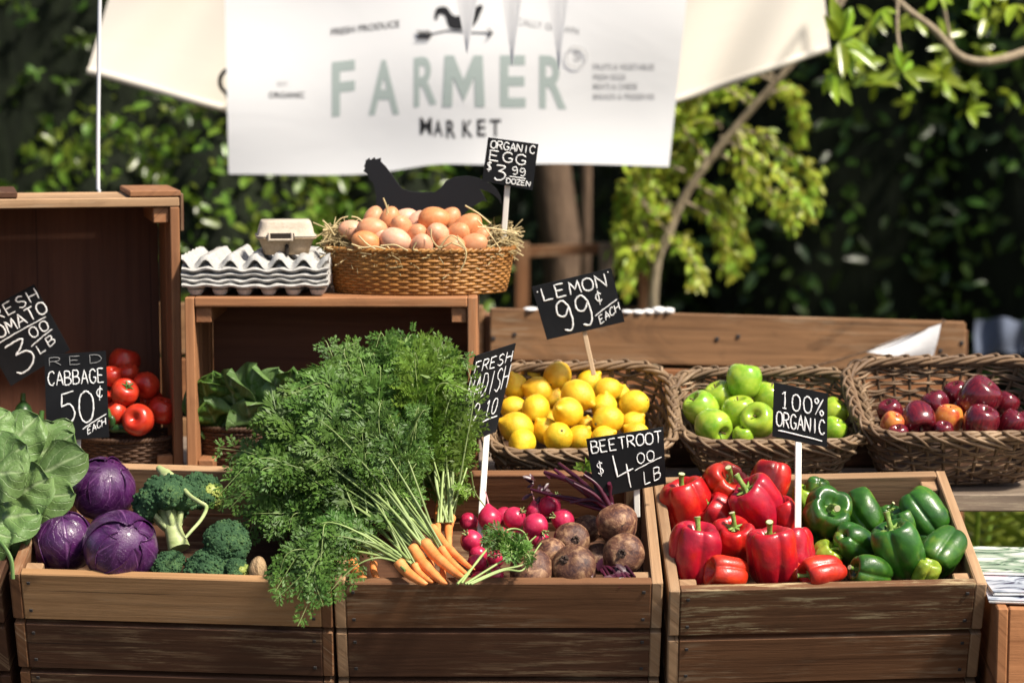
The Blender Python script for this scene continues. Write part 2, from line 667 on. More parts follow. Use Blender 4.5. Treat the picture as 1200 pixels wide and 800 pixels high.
def m_pepper(name, a, b, c3, spot):
    k = NT(name)
    o = k.coord('Object')
    c = k.ramp(k.noise(o, 1.1, 3, 0.5, 0.5), [(0.3, a), (0.55, b), (0.75, c3)])
    c = k.mix(k.math('MULTIPLY', k.mask(k.noise(k.coord('Object', (1, 1, .5)), 1.3, 2), 0.6, 0.78), 0.7), c, spot)
    c = k.hsv(c, h=k.span(k.rand(), 0.49, 0.508), v=k.span(k.rand(), 0.85, 1.1))
    c = k.mix(k.math('MULTIPLY', k.mask(k.noise(o, 13, 4, 0.7), 0.66, 0.74), 0.35), c, tuple(min(1, q * 1.6 + .05) for q in c3))
    k.bump(k.noise(o, 3.5, 5, 0.6), 0.35, 0.003)
    return k.done(c, k.span(k.noise(o, 5, 5), 0.2, 0.5), 0.5, coat=0.16, sss=0.06)


PEPPER_R = m_pepper('red_pepper_skin', (0.30, 0.006, 0.008), (0.51, 0.013, 0.008), (0.63, 0.034, 0.011), (0.66, 0.08, 0.015))
PEPPER_G = m_pepper('green_pepper_skin', (0.010, 0.05, 0.005), (0.032, 0.115, 0.009), (0.085, 0.20, 0.016), (0.20, 0.24, 0.02))
PEPPER_Y = m_pepper('yellowgreen_pepper_skin', (0.16, 0.27, 0.02), (0.28, 0.40, 0.03), (0.42, 0.50, 0.06), (0.38, 0.36, 0.04))


def m_stem(name, a, b):
    k = NT(name)
    n = k.noise(k.coord('Object'), 7, 4)
    return k.done(k.ramp(n, [(0.35, a), (0.65, b)]), 0.5, 0.4)


STEM_G = m_stem('pepper_stem', (0.10, 0.20, 0.02), (0.26, 0.36, 0.09))
STEM_CUT = simple('cut_stem_end', (0.52, 0.50, 0.30), 0.7)
CALYX = m_stem('tomato_calyx', (0.03, 0.09, 0.015), (0.07, 0.16, 0.03))


def m_tomato():
    k = NT('tomato_skin')
    o = k.coord('Object')
    c = k.ramp(k.noise(o, 1.2, 2), [(0.35, (0.42, 0.018, 0.010)), (0.65, (0.56, 0.05, 0.018))])
    return k.done(c, 0.3, 0.45, coat=0.12, sss=0.08)


TOMATO = m_tomato()


def m_cuke():
    k = NT('cucumber_skin')
    n = k.noise(k.coord('Object', (60, 60, 8)), 1, 3)
    return k.done(k.ramp(n, [(0.35, (0.008, 0.03, 0.008)), (0.7, (0.035, 0.09, 0.02))]), 0.35, 0.5)


CUKE = m_cuke()


def m_cabbage():
    k = NT('red_cabbage_leaf')
    t = k.n('ShaderNodeTexCoord')
    sep = k.n('ShaderNodeSeparateXYZ')
    k.l(t.outputs['UV'], sep.inputs[0])
    nz = k.noise(k.coord('UV', (7, 7, 1)), 1, 3)
    # side veins leave a midrib at an angle: bands in |u-.5| + v
    au = k.math('ABSOLUTE', k.math('SUBTRACT', sep.outputs[0], 0.5))
    ph = k.math('ADD', k.math('MULTIPLY', k.math('SUBTRACT', sep.outputs[1], k.math('MULTIPLY', au, 0.9)), 9.0), k.math('MULTIPLY', nz, 1.6))
    fr = k.math('ABSOLUTE', k.math('SUBTRACT', k.math('FRACT', ph), 0.5))
    vein = k.ramp(fr, [(0.0, (1, 1, 1)), (0.075, (0, 0, 0))])
    mid = k.ramp(au, [(0.0, (1, 1, 1)), (0.03, (0, 0, 0))])
    vm = k.math('MAXIMUM', k.math('MULTIPLY', vein, 0.55), mid)
    fine = k.noise(k.coord('UV', (30, 30, 1)), 1, 4)
    c = k.ramp(k.noise(k.coord('Object'), 22, 4), [(0.3, (0.026, 0.005, 0.034)), (0.6, (0.066, 0.011, 0.078)), (0.8, (0.12, 0.028, 0.13))])
    c = k.mix(k.math('MULTIPLY', vm, 0.5), c, (0.28, 0.11, 0.29))
    c = k.mix(k.mask(fine, 0.68, 0.74), c, (0.36, 0.20, 0.34))
    c = k.mix(k.math('MULTIPLY', k.mask(k.noise(k.coord('Object'), 34, 5, 0.7), 0.5, 0.72), 0.3), c, (0.20, 0.13, 0.24))
    k.bump(k.math('ADD', k.math('MULTIPLY', vm, -0.8), fine), 0.5, 0.002)
    return k.done(c, 0.3, 0.5, coat=0.25)


CABBAGE = m_cabbage()
CABB_EDGE = simple('cabbage_cut', (0.55, 0.42, 0.48), 0.6)


def m_broc():
    k = NT('broccoli_head')
    o = k.coord('Object')
    n = k.noise(o, 240, 3, 0.6)
    big = k.noise(o, 25, 3)
    c = k.ramp(k.math('ADD', k.math('MULTIPLY', n, 0.55), k.math('MULTIPLY', big, 0.45)), [(0.34, (0.014, 0.038, 0.018)), (0.52, (0.035, 0.085, 0.035)), (0.68, (0.10, 0.17, 0.055))])
    k.bump(n, 1.0, 0.003)
    return k.done(c, 0.8, 0.2)


BROC = m_broc()
BROC_Y = m_stem('broccoli_floret_pale', (0.12, 0.19, 0.03), (0.34, 0.38, 0.09))


def m_bstem():
    k = NT('broccoli_stalk')
    n = k.noise(k.coord('Object', (30, 30, 90)), 1, 4)
    return k.done(k.ramp(n, [(0.3, (0.22, 0.30, 0.10)), (0.7, (0.50, 0.55, 0.27))]), 0.5, 0.4, sss=0.1)


BSTEM = m_bstem()


def m_leaf(name, a, b, vein=None, rough=0.45, transl=0.25, hue=0.0, nv=7.0, spec=0.4):
    """Leaf with a midrib and side veins along UV, and a tint per blade."""
    k = NT(name)
    c = k.ramp(k.noise(k.coord('Object'), 9, 4), [(0.3, a), (0.7, b)])
    c = k.hsv(c, h=k.span(k.tint(), 0.5 - hue, 0.5 + hue), v=k.span(k.tint(), 0.7, 1.35))
    if vein:
        t = k.n('ShaderNodeTexCoord')
        sep = k.n('ShaderNodeSeparateXYZ')
        k.l(t.outputs['UV'], sep.inputs[0])
        au = k.math('ABSOLUTE', k.math('SUBTRACT', sep.outputs[0], 0.5))
        nz = k.noise(k.coord('UV', (5, 5, 1)), 1, 3)
        ph = k.math('ADD', k.math('MULTIPLY', k.math('SUBTRACT', sep.outputs[1], k.math('MULTIPLY', au, 0.8)), nv), k.math('MULTIPLY', nz, 0.9))
        fr = k.math('ABSOLUTE', k.math('SUBTRACT', k.math('FRACT', ph), 0.5))
        vm = k.math('MAXIMUM', k.math('MULTIPLY', k.ramp(fr, [(0.0, (1, 1, 1)), (0.08, (0, 0, 0))]), 0.6), k.ramp(au, [(0.008, (1, 1, 1)), (0.05, (0, 0, 0))]))
        c = k.mix(k.math('MULTIPLY', vm, 0.7), c, vein)
        k.bump(k.math('ADD', k.math('MULTIPLY', vm, -1.0), k.math('MULTIPLY', k.noise(k.coord('UV', (9, 14, 1)), 1, 4), 1.2)), 0.5, 0.004)
    return k.done(c, rough, spec, transl=transl)


LETTUCE = m_leaf('lettuce_leaf', (0.085, 0.165, 0.045), (0.19, 0.30, 0.095), (0.34, 0.43, 0.22), 0.42, 0.22)
LETTUCE_D = m_leaf('dark_lettuce_leaf', (0.05, 0.12, 0.02), (0.14, 0.27, 0.045), (0.25, 0.36, 0.12), 0.4, 0.2)
FROND = m_leaf('carrot_leaf', (0.042, 0.115, 0.015), (0.155, 0.285, 0.05), None, 0.5, 0.3, 0.012)
FROND_Y = m_leaf('sunlit_carrot_leaf', (0.075, 0.165, 0.015), (0.21, 0.35, 0.045), None, 0.5, 0.35, 0.015)  # brighter copy of the carrot leaf: sunlight put into the green
FSTALK = m_leaf('carrot_stalk', (0.17, 0.25, 0.07), (0.34, 0.42, 0.16), None, 0.42, 0.0)
BEETSTALK = m_leaf('beet_stalk', (0.03, 0.005, 0.014), (0.09, 0.012, 0.03), None, 0.35, 0.0)


def m_carrot():
    k = NT('carrot_skin')
    o = k.coord('Object')
    ring = k.noise(k.coord('UV', (160, 6, 1)), 1, 3)
    c = k.ramp(k.noise(o, 40, 4), [(0.3, (0.66, 0.19, 0.04)), (0.7, (0.80, 0.33, 0.11))])
    c = k.mix(k.math('MULTIPLY', k.mask(ring, 0.62, 0.72), 0.5), c, (0.48, 0.13, 0.03))
    k.bump(ring, 0.3, 0.002)
    return k.done(c, 0.48, 0.4, sss=0.1)


CARROT = m_carrot()


def m_radish():
    k = NT('radish_skin')
    o = k.coord('Object')
    c = k.ramp(k.noise(o, 1.5, 4), [(0.3, (0.36, 0.010, 0.042)), (0.6, (0.52, 0.026, 0.085)), (0.8, (0.62, 0.085, 0.14))])
    c = k.mix(k.mask(k.noise(o, 6, 4, 0.7), 0.66, 0.78), c, (0.55, 0.25, 0.24))
    return k.done(c, 0.3, 0.5, sss=0.08)


RADISH = m_radish()
RADTAIL = simple('radish_root', (0.62, 0.30, 0.30), 0.6)


def m_beet():
    k = NT('beet_skin')
    o = k.coord('Object')
    n = k.noise(o, 2.2, 6, 0.7, 0.4)
    c = k.ramp(n, [(0.36, (0.035, 0.011, 0.012)), (0.5, (0.14, 0.060, 0.034)), (0.66, (0.37, 0.215, 0.115))])
    c = k.mix(k.mask(k.noise(k.coord('Object', (1, 1, 1.6)), 1.6, 6, 0.75), 0.60, 0.68), c, (0.022, 0.012, 0.012))
    c = k.hsv(c, v=k.span(k.rand(), 0.75, 1.2))
    k.bump(n, 0.7, 0.003)
    return k.done(c, 0.55, 0.4)


BEET = m_beet()


def m_pulp(name, a, b):
    k = NT(name)
    n = k.noise(k.coord('Object'), 180, 4, 0.7)
    k.bump(n, 0.6, 0.002)
    return k.done(k.ramp(n, [(0.3, a), (0.7, b)]), 0.95, 0.1)


PULP_W = m_pulp('white_pulp', (0.34, 0.33, 0.31), (0.48, 0.47, 0.44))
PULP_T = m_pulp('tan_pulp', (0.33, 0.24, 0.15), (0.45, 0.34, 0.23))
PULP_L = m_pulp('pale_pulp', (0.44, 0.37, 0.28), (0.56, 0.48, 0.39))
STRAW = m_leaf('straw', (0.42, 0.32, 0.15), (0.66, 0.54, 0.30), None, 0.6, 0.2)
BLACK = simple('black_steel', (0.008, 0.008, 0.010), 0.45, 0.4)
SLOT_SHADE = simple('painted_slot_shade', (0.02, 0.014, 0.010), 0.9)  # near-black colour painted as the shade inside the carton openings
NAIL = simple('nail', (0.035, 0.03, 0.028), 0.6)


def m_cloth(name, col, transl, fine=900):
    k = NT(name)
    n = k.noise(k.coord('UV', (1, 1, 1)), 260, 2)
    f = k.noise(k.coord('UV', (1.6, 1.2, 1)), 2.6, 3, 0.5, 0.9)
    k.bump(f, 0.14, 0.012)
    return k.done(k.mix(k.math('MULTIPLY', f, 0.15), col, tuple(x * 0.8 for x in col)), 0.85, 0.1, transl=transl)


BANNER = m_cloth('white_banner_cloth', (0.93, 0.93, 0.92), 0.08)
CANVAS = m_cloth('cream_canvas', (0.74, 0.69, 0.60), 0.2)
PENNANT = m_cloth('white_pennant_cloth', (0.88, 0.88, 0.88), 0.3)
INK_G = simple('sage_ink', (0.44, 0.51, 0.48), 0.9, 0.1)
INK_K = simple('black_ink', (0.03, 0.03, 0.033), 0.9, 0.1)
INK_F = simple('grey_ink', (0.42, 0.42, 0.42), 0.9, 0.1)
ROPE = simple('white_rope', (0.62, 0.64, 0.66), 0.7)

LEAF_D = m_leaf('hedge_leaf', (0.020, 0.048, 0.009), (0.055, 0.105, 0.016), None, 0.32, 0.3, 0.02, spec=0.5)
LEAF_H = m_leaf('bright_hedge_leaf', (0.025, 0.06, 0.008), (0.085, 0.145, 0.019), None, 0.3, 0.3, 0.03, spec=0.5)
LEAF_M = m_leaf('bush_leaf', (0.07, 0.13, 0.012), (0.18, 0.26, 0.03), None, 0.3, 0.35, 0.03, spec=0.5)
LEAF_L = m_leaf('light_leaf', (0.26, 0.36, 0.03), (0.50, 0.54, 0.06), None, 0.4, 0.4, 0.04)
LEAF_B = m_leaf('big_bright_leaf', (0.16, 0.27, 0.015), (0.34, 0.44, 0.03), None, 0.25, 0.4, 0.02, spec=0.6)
LEAF_K = m_leaf('shade_leaf', (0.008, 0.020, 0.005), (0.022, 0.05, 0.010), None, 0.45, 0.25, 0.02)  # leaf green darkened to carry the shade of the far growth
LEAF_P = m_leaf('palm_leaf', (0.10, 0.17, 0.02), (0.28, 0.33, 0.04), None, 0.4, 0.3, 0.03)


def m_bark(name, a, b):
    k = NT(name)
    n = k.noise(k.coord('Object', (9, 9, 2)), 3, 6, 0.7)
    k.bump(n, 0.8, 0.03)
    return k.done(k.ramp(n, [(0.3, a), (0.7, b)]), 0.9, 0.2)


BARK = m_bark('brown_bark', (0.07, 0.045, 0.03), (0.20, 0.135, 0.09))
BARK_L = m_bark('pale_bark', (0.26, 0.20, 0.13), (0.46, 0.38, 0.26))
CORE = m_bark('thicket_shade', (0.004, 0.006, 0.003), (0.012, 0.018, 0.007))  # near-black solid standing for the shade deep inside the foliage
GROUND = m_bark('ground_soil', (0.06, 0.05, 0.035), (0.13, 0.11, 0.08))


def m_cover(name, cols):
    k = NT(name)
    n = k.noise(k.coord('UV', (2.2, 4.5, 1)), 1.0, 3, 0.6, 1.5)
    return k.done(k.ramp(n, cols), 0.25, 0.5)


COVER_A = m_cover('magazine_cover_pale', [(0.38, (0.06, 0.10, 0.08)), (0.46, (0.28, 0.40, 0.28)), (0.52, (0.60, 0.64, 0.56)), (0.6, (0.70, 0.72, 0.72))])
COVER_B = m_cover('magazine_cover_photo', [(0.38, (0.04, 0.04, 0.09)), (0.46, (0.40, 0.45, 0.52)), (0.54, (0.66, 0.68, 0.74)), (0.62, (0.62, 0.20, 0.30))])
PAPER = simple('paper', (0.72, 0.71, 0.68), 0.6)


# ------------------------------------------------------------------ ground and the growth behind the stall
g = MB()
g.add([(-60, -60, 0), (60, -60, 0), (60, 90, 0), (-60, 90, 0)], [[0, 1, 2, 3]])
tag(g.build('ground', GROUND), kind='structure')


def rdir(n):
    v = R.normal(size=(n, 3))
    return v / np.linalg.norm(v, axis=1, keepdims=True)


def leaf_mass(mb, n, c, rad, ln, wr=0.42, shell=0.45, mat=0, up=0.35, sprig=1, zmin=0.02, seed=1):
    """Leaves through an uneven ellipsoid, thickest near its skin; sprig > 1 sets them in little whorls."""
    m = max(1, n // sprig)
    d = rdir(m)
    q = 1 - shell * R.random(m) ** 1.6
    lumpy = 1 + lump(d * 2.0, seed, 1.6, 0.16) + lump(d * 4.5, seed + 5, 1.4, 0.10)
    pos = np.array(c) + d * np.array(rad) * (q * lumpy)[:, None]
    ok = pos[:, 2] > zmin
    pos, d = pos[ok], d[ok]
    m = len(pos)
    if sprig > 1:
        pos = np.repeat(pos, sprig, 0)
        d0 = np.repeat(d, sprig, 0)
        axis = d0 + np.array([0, 0, 0.4]) + np.repeat(R.normal(size=(m, 3)) * .5, sprig, 0)
        axis /= np.linalg.norm(axis, axis=1, keepdims=True)
        dd = axis * R.uniform(.1, .8, (len(pos), 1)) + rdir(len(pos)) * 0.9
        nn = axis
        t = np.clip(np.repeat(R.random(m), sprig) * .7 + R.random(len(pos)) * .3, 0, 1)
    else:
        dd = d * 0.5 + rdir(m) + np.array([0, 0, -0.15])
        nn = d + np.array([0, 0, up]) + rdir(m) * 0.6
        t = R.random(m)
    leaves(mb, pos, dd, nn, ln * R.uniform(0.7, 1.25, len(pos)), wr, tint=t, mat=mat)


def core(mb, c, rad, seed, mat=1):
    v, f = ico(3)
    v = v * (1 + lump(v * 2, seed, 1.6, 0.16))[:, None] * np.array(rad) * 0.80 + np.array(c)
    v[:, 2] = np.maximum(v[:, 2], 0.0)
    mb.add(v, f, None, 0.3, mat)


def shrub(name, label, cat, blobs, n, ln, leafm, group=None, sprig=1, wr=0.42, seed=3):
    t = thing(name, label, cat, (blobs[0][0][0], blobs[0][0][1], 0), group)
    fo, st = MB(), MB()
    tot = sum(b[1][0] * b[1][2] for b in blobs)
    for i, (c, rad) in enumerate(blobs):
        leaf_mass(fo, int(n * rad[0] * rad[2] / tot), c, rad, ln, wr, sprig=sprig, seed=seed + i)
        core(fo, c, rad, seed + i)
        for k in range(3):
            a = rnd.uniform(0, 6.28)
            tube(st, [(c[0] + .1 * math.cos(a), c[1] + .1 * math.sin(a), 0), (c[0] + .2 * math.cos(a), c[1] + .2 * math.sin(a), c[2] * .5), (c[0] + .5 * rad[0] * math.cos(a), c[1] + .4 * rad[1] * math.sin(a), c[2])], [.03, .022, .01], 5)
    fo.build('foliage', [leafm, CORE], t)
    st.build('trunk', BARK, t)
    return t


# far wood behind everything: one mass
fw = MB()
for i in range(26):
    x = -9 + i * 0.75 + rnd.uniform(-.3, .3)
    c = (x, 13.5 + rnd.uniform(-.8, .8), rnd.uniform(1.2, 3.2))
    leaf_mass(fw, 700, c, (1.1, 1.0, 1.9), 0.17, 0.45, seed=40 + i)
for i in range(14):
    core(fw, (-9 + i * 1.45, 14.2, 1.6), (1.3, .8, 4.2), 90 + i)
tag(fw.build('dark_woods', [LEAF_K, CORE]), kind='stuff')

shrub('hedge', 'tall dark green hedge with glossy whorled leaves behind the tall tomato crate', 'hedge',
      [((-2.55, 7.9, 1.35), (.75, .6, 1.5)), ((-1.75, 8.3, 1.6), (.75, .6, 1.7)), ((-1.05, 8.8, 1.75), (.7, .55, 1.8)), ((-3.3, 8.1, 1.7), (.7, .6, 1.9))],
      34000, 0.051, LEAF_H, sprig=6, wr=0.34, seed=11)
shrub('sunlit_bush', 'sun flecked green bush below the banner, behind the egg trays', 'bush',
      [((-0.98, 7.5, .95), (.42, .38, .92)), ((-0.42, 7.75, .85), (.40, .36, .95)), ((-1.45, 7.6, .9), (.36, .36, .85))], 7500, 0.055, LEAF_M, wr=0.5, seed=21)
shrub('dark_shrub', 'deep green shrub in shade behind the apple baskets', 'shrub',
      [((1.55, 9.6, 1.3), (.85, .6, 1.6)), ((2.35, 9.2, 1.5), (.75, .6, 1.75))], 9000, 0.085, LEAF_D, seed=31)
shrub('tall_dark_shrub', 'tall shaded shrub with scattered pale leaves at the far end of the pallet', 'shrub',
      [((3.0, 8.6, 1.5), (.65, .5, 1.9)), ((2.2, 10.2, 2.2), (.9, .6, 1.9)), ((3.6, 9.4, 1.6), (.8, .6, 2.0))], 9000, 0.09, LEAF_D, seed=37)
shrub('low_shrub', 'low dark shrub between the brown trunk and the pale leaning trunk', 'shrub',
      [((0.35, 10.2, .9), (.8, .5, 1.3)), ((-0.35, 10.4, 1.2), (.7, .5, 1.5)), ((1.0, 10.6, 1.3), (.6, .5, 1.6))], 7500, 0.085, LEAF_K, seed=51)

# shade tree: brown trunk under the banner, its crown above the picture spread wide and gapped to shade the background
t = thing('shade_tree', 'large tree with a thick brown trunk behind the rooster cutout', 'tree', P(655, 290, 8.2) * 1)
t.location.z = 0
tr = MB()
pts = [P(672, 420, 8.2), P(662, 330, 8.2), P(655, 270, 8.2), P(645, 190, 8.2), P(630, 60, 8.2)]
pts[0].z = -0.02
pts = [tuple(p) for p in pts] + [(0.0, 8.2, 2.9), (-0.2, 8.3, 3.6)]
tube(tr, catmull(pts, 5), np.linspace(0.085, 0.06, 31), 12)
for (x, y) in ((-2.2, 7.9), (-1.1, 9.3), (1.2, 7.8), (2.6, 8.6), (.6, 9.6), (-3, 8.8)):
    tube(tr, catmull([(0, 8.2, 2.7), (x * .4, 8.2 + (y - 8.2) * .5, 3.5), (x, y, 4.0)], 5), np.linspace(.05, .012, 11), 6)
tr.build('trunk', BARK, t)
cr = MB()
for i in range(26):
    c = (R.uniform(-4.2, 4.6), R.uniform(7.7, 10.6), R.uniform(3.5, 4.5))
    if c[0] > 1.0 and i % 3 == 0:
        continue
    leaf_mass(cr, 560, c, (.85, .7, .38), 0.10, 0.45, shell=.9, seed=60 + i)
cr.build('crown', LEAF_D, t)

# leaning tree with weeping light sprays
t = thing('leaning_tree', 'slender pale leaning tree with drooping yellow green sprays', 'tree', (0.52, 7.0, 0))
tr = MB()
base = P(765, 360, 7.0)
lean = [Vector((base.x, 7.0, -0.02)), base, P(783, 275, 7.0), P(812, 215, 6.98), P(862, 150, 6.95), P(922, 82, 6.9), P(975, 20, 6.9), P(1010, -40, 6.9)]
lean_c = catmull(lean, 5)
tube(tr, lean_c, np.linspace(.018, .008, len(lean_c)), 8)
tr.build('trunk', BARK_L, t)
cr, tw = MB(), MB()
sprays = [((862, 150), (905, 165), (948, 205), (952, 240)), ((840, 180), (880, 200), (915, 240), (930, 262)), ((850, 165), (890, 185), (925, 215), (940, 250)),
          ((812, 215), (840, 232), (862, 260), (872, 300)), ((800, 235), (835, 255), (850, 285), (855, 318)), ((795, 245), (780, 250), (765, 280), (760, 315)),
          ((800, 200), (775, 195), (755, 220), (748, 262)), ((845, 150), (815, 140), (805, 170), (808, 205)), ((880, 125), (850, 105), (825, 115), (808, 150)),
          ((905, 95), (870, 82), (835, 90), (805, 118)), ((770, 300), (745, 240), (735, 225), (728, 255)), ((860, 150), (870, 175), (872, 205), (868, 235)),
          ((783, 275), (800, 285), (815, 310), (818, 335)), ((900, 110), (925, 105), (935, 130), (940, 165)), ((835, 190), (815, 185), (790, 200), (775, 238)), ((775, 290), (760, 290), (742, 300), (738, 330)),
          ((790, 250), (765, 215), (760, 195), (790, 180)), ((830, 190), (800, 150), (795, 130), (812, 110)), ((780, 270), (748, 232), (742, 205), (765, 200)), ((765, 310), (740, 280), (728, 270), (722, 300))]
for i, s in enumerate(sprays * 2):
    dy = rnd.uniform(-.22, .12) + (0.15 if i >= len(sprays) else 0)
    jit = 0 if i < len(sprays) else 7
    q = [P(a + rnd.uniform(-jit, jit), b + rnd.uniform(-jit, jit), 7.0 + dy * k) for k, (a, b) in enumerate(s)]
    c = catmull(q, 9)
    tube(tw, c, np.linspace(.006, .002, len(c)), 4)
    m = 84
    u = np.clip(R.beta(1.6, 1.0, m), 0, 1) * (len(c) - 1)
    i0 = np.minimum(u.astype(int), len(c) - 2)
    pos = c[i0] + (c[i0 + 1] - c[i0]) * (u - i0)[:, None] + R.normal(size=(m, 3)) * .012
    dd = (c[i0 + 1] - c[i0]) / np.linalg.norm(c[i0 + 1] - c[i0], axis=1, keepdims=True) * .7 + rdir(m) * .75 + np.array([0, 0, -.35])
    nn = np.array([.2, -.8, .6]) + rdir(m) * .7
    leaves(cr, pos, dd, nn, R.uniform(.028, .046, m), .44, tint=R.random(m))
tw.build('branch', BARK_L, t)
cr.build('foliage', LEAF_L, t)

t = thing('thin_tree', 'thin straight bare tree trunk beside the thick brown trunk', 'tree', (P(687, 200, 8.0).x, 8.0, 0))
tr = MB()
x = P(687, 200, 8.0).x
tube(tr, [(x - .02, 8, -.02), (x, 8, 1.2), (x, 8.0, 2.0), (x - .05, 8, 3.4)], [.022, .02, .02, .012], 8)
for k in range(4):
    tube(tr, [(x, 8, 2.9 + .1 * k), (x + rnd.uniform(-.5, .5), 8 + rnd.uniform(-.3, .3), 3.4 + .1 * k)], [.01, .004], 5)
tr.build('trunk', BARK, t)
cr = MB()
leaf_mass(cr, 500, (x - .05, 8, 3.5), (.6, .5, .4), .08, shell=.9, seed=77)
cr.build('crown', LEAF_D, t)

# broad-leaved tree: branch and whorls of big leaves in the upper corner
t = thing('broad_leaved_tree', 'tree branch with big bright green leaf whorls beside the canopy corner', 'tree', (1.75, 6.3, 0))
tr = MB()
b1 = catmull([P(1010, -60, 6.25), P(1052, 0, 6.2), P(1095, 35, 6.2), P(1125, 66, 6.2), P(1160, 72, 6.2), P(1210, 58, 6.25), P(1290, 30, 6.3)], 6)
tube(tr, b1, np.linspace(.007, .015, len(b1)), 8)
e = P(1290, 30, 6.3)
tube(tr, catmull([tuple(e), (1.9, 6.35, 1.7), (1.95, 6.4, .9), (2.0, 6.4, -.02)], 6), np.linspace(.03, .06, 19), 10)
tube(tr, catmull([P(1125, 66, 6.2), P(1115, 50, 6.2), P(1105, 0, 6.2), P(1100, -60, 6.2)], 5), .005, 6)
w1 = [P(1010, -60, 6.25), P(985, -20, 6.15), P(978, 25, 6.1), P(982, 45, 6.08)]
tube(tr, catmull(w1, 5), .006, 6)
tube(tr, catmull([P(1052, 0, 6.2), P(1052, 40, 6.12), P(1058, 78, 6.08)], 5), .004, 6)
tr.build('branch', BARK_L, t)
cr = MB()
whorls = [((984, 48), [(976, -6), (993, 8), (1012, 28), (1030, 78), (1003, 92), (972, 70), (1018, 50), (968, 20), (1000, 5), (1028, 62), (990, 88)]),
          ((1058, 84), [(1040, 60), (1050, 52), (1022, 96), (1080, 104), (1108, 90), (1064, 60), (1072, 70), (1035, 90)]),
          ((1100, -6), [(1110, 12), (1085, 14), (1120, 5)]), ((1150, -8), [(1148, 18), (1138, 10), (1160, 6)]),
          ((1035, 10), [(1020, 35), (1045, 30), (1052, 15)]), ((972, 85), [(965, 112), (982, 120), (990, 105), (1000, 122)]), ((1190, 5), [(1180, 25), (1198, 30), (1210, 18)])]
for (c, tips) in whorls:
    cp = P(*c, 6.08)
    for tp in tips:
        q = P(*tp, 6.08 + rnd.uniform(-.09, .06))
        v = q - cp
        leaves(cr, np.array([tuple(cp)]), np.array([tuple(v)]), np.array([[rnd.uniform(-.5, .5), -1, rnd.uniform(.1, .9)]]), v.length, 0.34, fold=.2, tint=np.array([rnd.random()]))
for i in range(36):
    q = P(rnd.uniform(955, 1230), rnd.uniform(-40, 130), rnd.uniform(6.6, 7.3))
    leaves(cr, np.array([tuple(q)] * 5), rdir(5), np.array([[0, -1, .5]] * 5) + rdir(5) * .4, R.uniform(.04, .075, 5), .4, tint=R.random(5) * .7)
cr.build('foliage', LEAF_B, t)

# rustic rail fence behind the pallet
t = thing('rail_fence', 'rough dark wooden rail fence in front of the tree trunks', 'fence', (P(690, 292, 7.4).x, 7.4, 0))
ra = MB()
a, b = P(595, 296, 7.4), P(770, 288, 7.4)
board(ra, (a + b) / 2, ((b - a).length, .04, .035), ((b - a).normalized(), Vector((0, 1, 0)), Vector((0, 0, 1))))
a, b = P(595, 372, 7.4), P(770, 366, 7.4)
board(ra, (a + b) / 2, ((b - a).length, .04, .035), ((b - a).normalized(), Vector((0, 1, 0)), Vector((0, 0, 1))))
ra.build('rail', W_BROWN, t)
for px, m in ((612, W_BROWN), (710, W_GREY), (757, W_BROWN)):
    po = MB()
    top = P(px, 284, 7.36)
    board(po, (top.x, 7.34, top.z / 2), (.045, .04, top.z))
    po.build('post', m, t)

# palm and weeds low behind the table
t = thing('palm_plant', 'low yellow green palm plant under the end of the table', 'plant', (1.28, 5.75, 0))
pm = MB()
for i in range(30):
    a = rnd.uniform(0, 6.28)
    b0 = Vector((1.28 + rnd.uniform(-.12, .12), 5.75 + rnd.uniform(-.1, .1), rnd.uniform(.0, .3)))
    tip = b0 + Vector((math.cos(a) * .5, math.sin(a) * .4, rnd.uniform(.35, .85)))
    c = catmull([b0, b0.lerp(tip, .5) + Vector((0, 0, .14)), tip + Vector((math.cos(a) * .1, 0, -.05))], 8)
    tube(pm, c, np.linspace(.008, .002, len(c)), 4, tint=.8)
    m = 44
    k = np.linspace(4, len(c) - 1.01, m)
    i0 = k.astype(int)
    pos = c[i0] + (c[i0 + 1] - c[i0]) * (k - i0)[:, None]
    T = (c[i0 + 1] - c[i0])
    T /= np.linalg.norm(T, axis=1, keepdims=True)
    S = np.cross(T, [0, 0, 1.0])
    S /= np.linalg.norm(S, axis=1, keepdims=True)
    sg = np.where(np.arange(m) % 2 == 0, 1, -1)[:, None]
    leaves(pm, pos, T * .7 + S * sg * .9 + np.array([0, 0, -.1]), np.cross(S, T) + rdir(m) * .2, R.uniform(.12, .2, m), .12, tint=np.full(m, rnd.random()))
pm.build('frond', LEAF_P, t)

# unidentified pale blue patch far off beyond the pallet's end, built as a thin sheet
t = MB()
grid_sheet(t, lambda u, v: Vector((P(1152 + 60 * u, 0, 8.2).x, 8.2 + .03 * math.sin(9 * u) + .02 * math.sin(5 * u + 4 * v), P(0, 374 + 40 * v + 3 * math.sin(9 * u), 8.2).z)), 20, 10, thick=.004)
o = t.build('pale_blue_sheet', simple('blue_white_sheet', (0.10, 0.12, 0.17), .9))
tag(o, 'unidentified pale blue sheet beyond the far end of the wooden pallet', 'cloth')

# ------------------------------------------------------------------ canopy, banner, bunting, rope
def pull(u, v, q):
    a = Vector(q[0]).lerp(Vector(q[1]), u)
    b = Vector(q[3]).lerp(Vector(q[2]), u)
    return a.lerp(b, v)


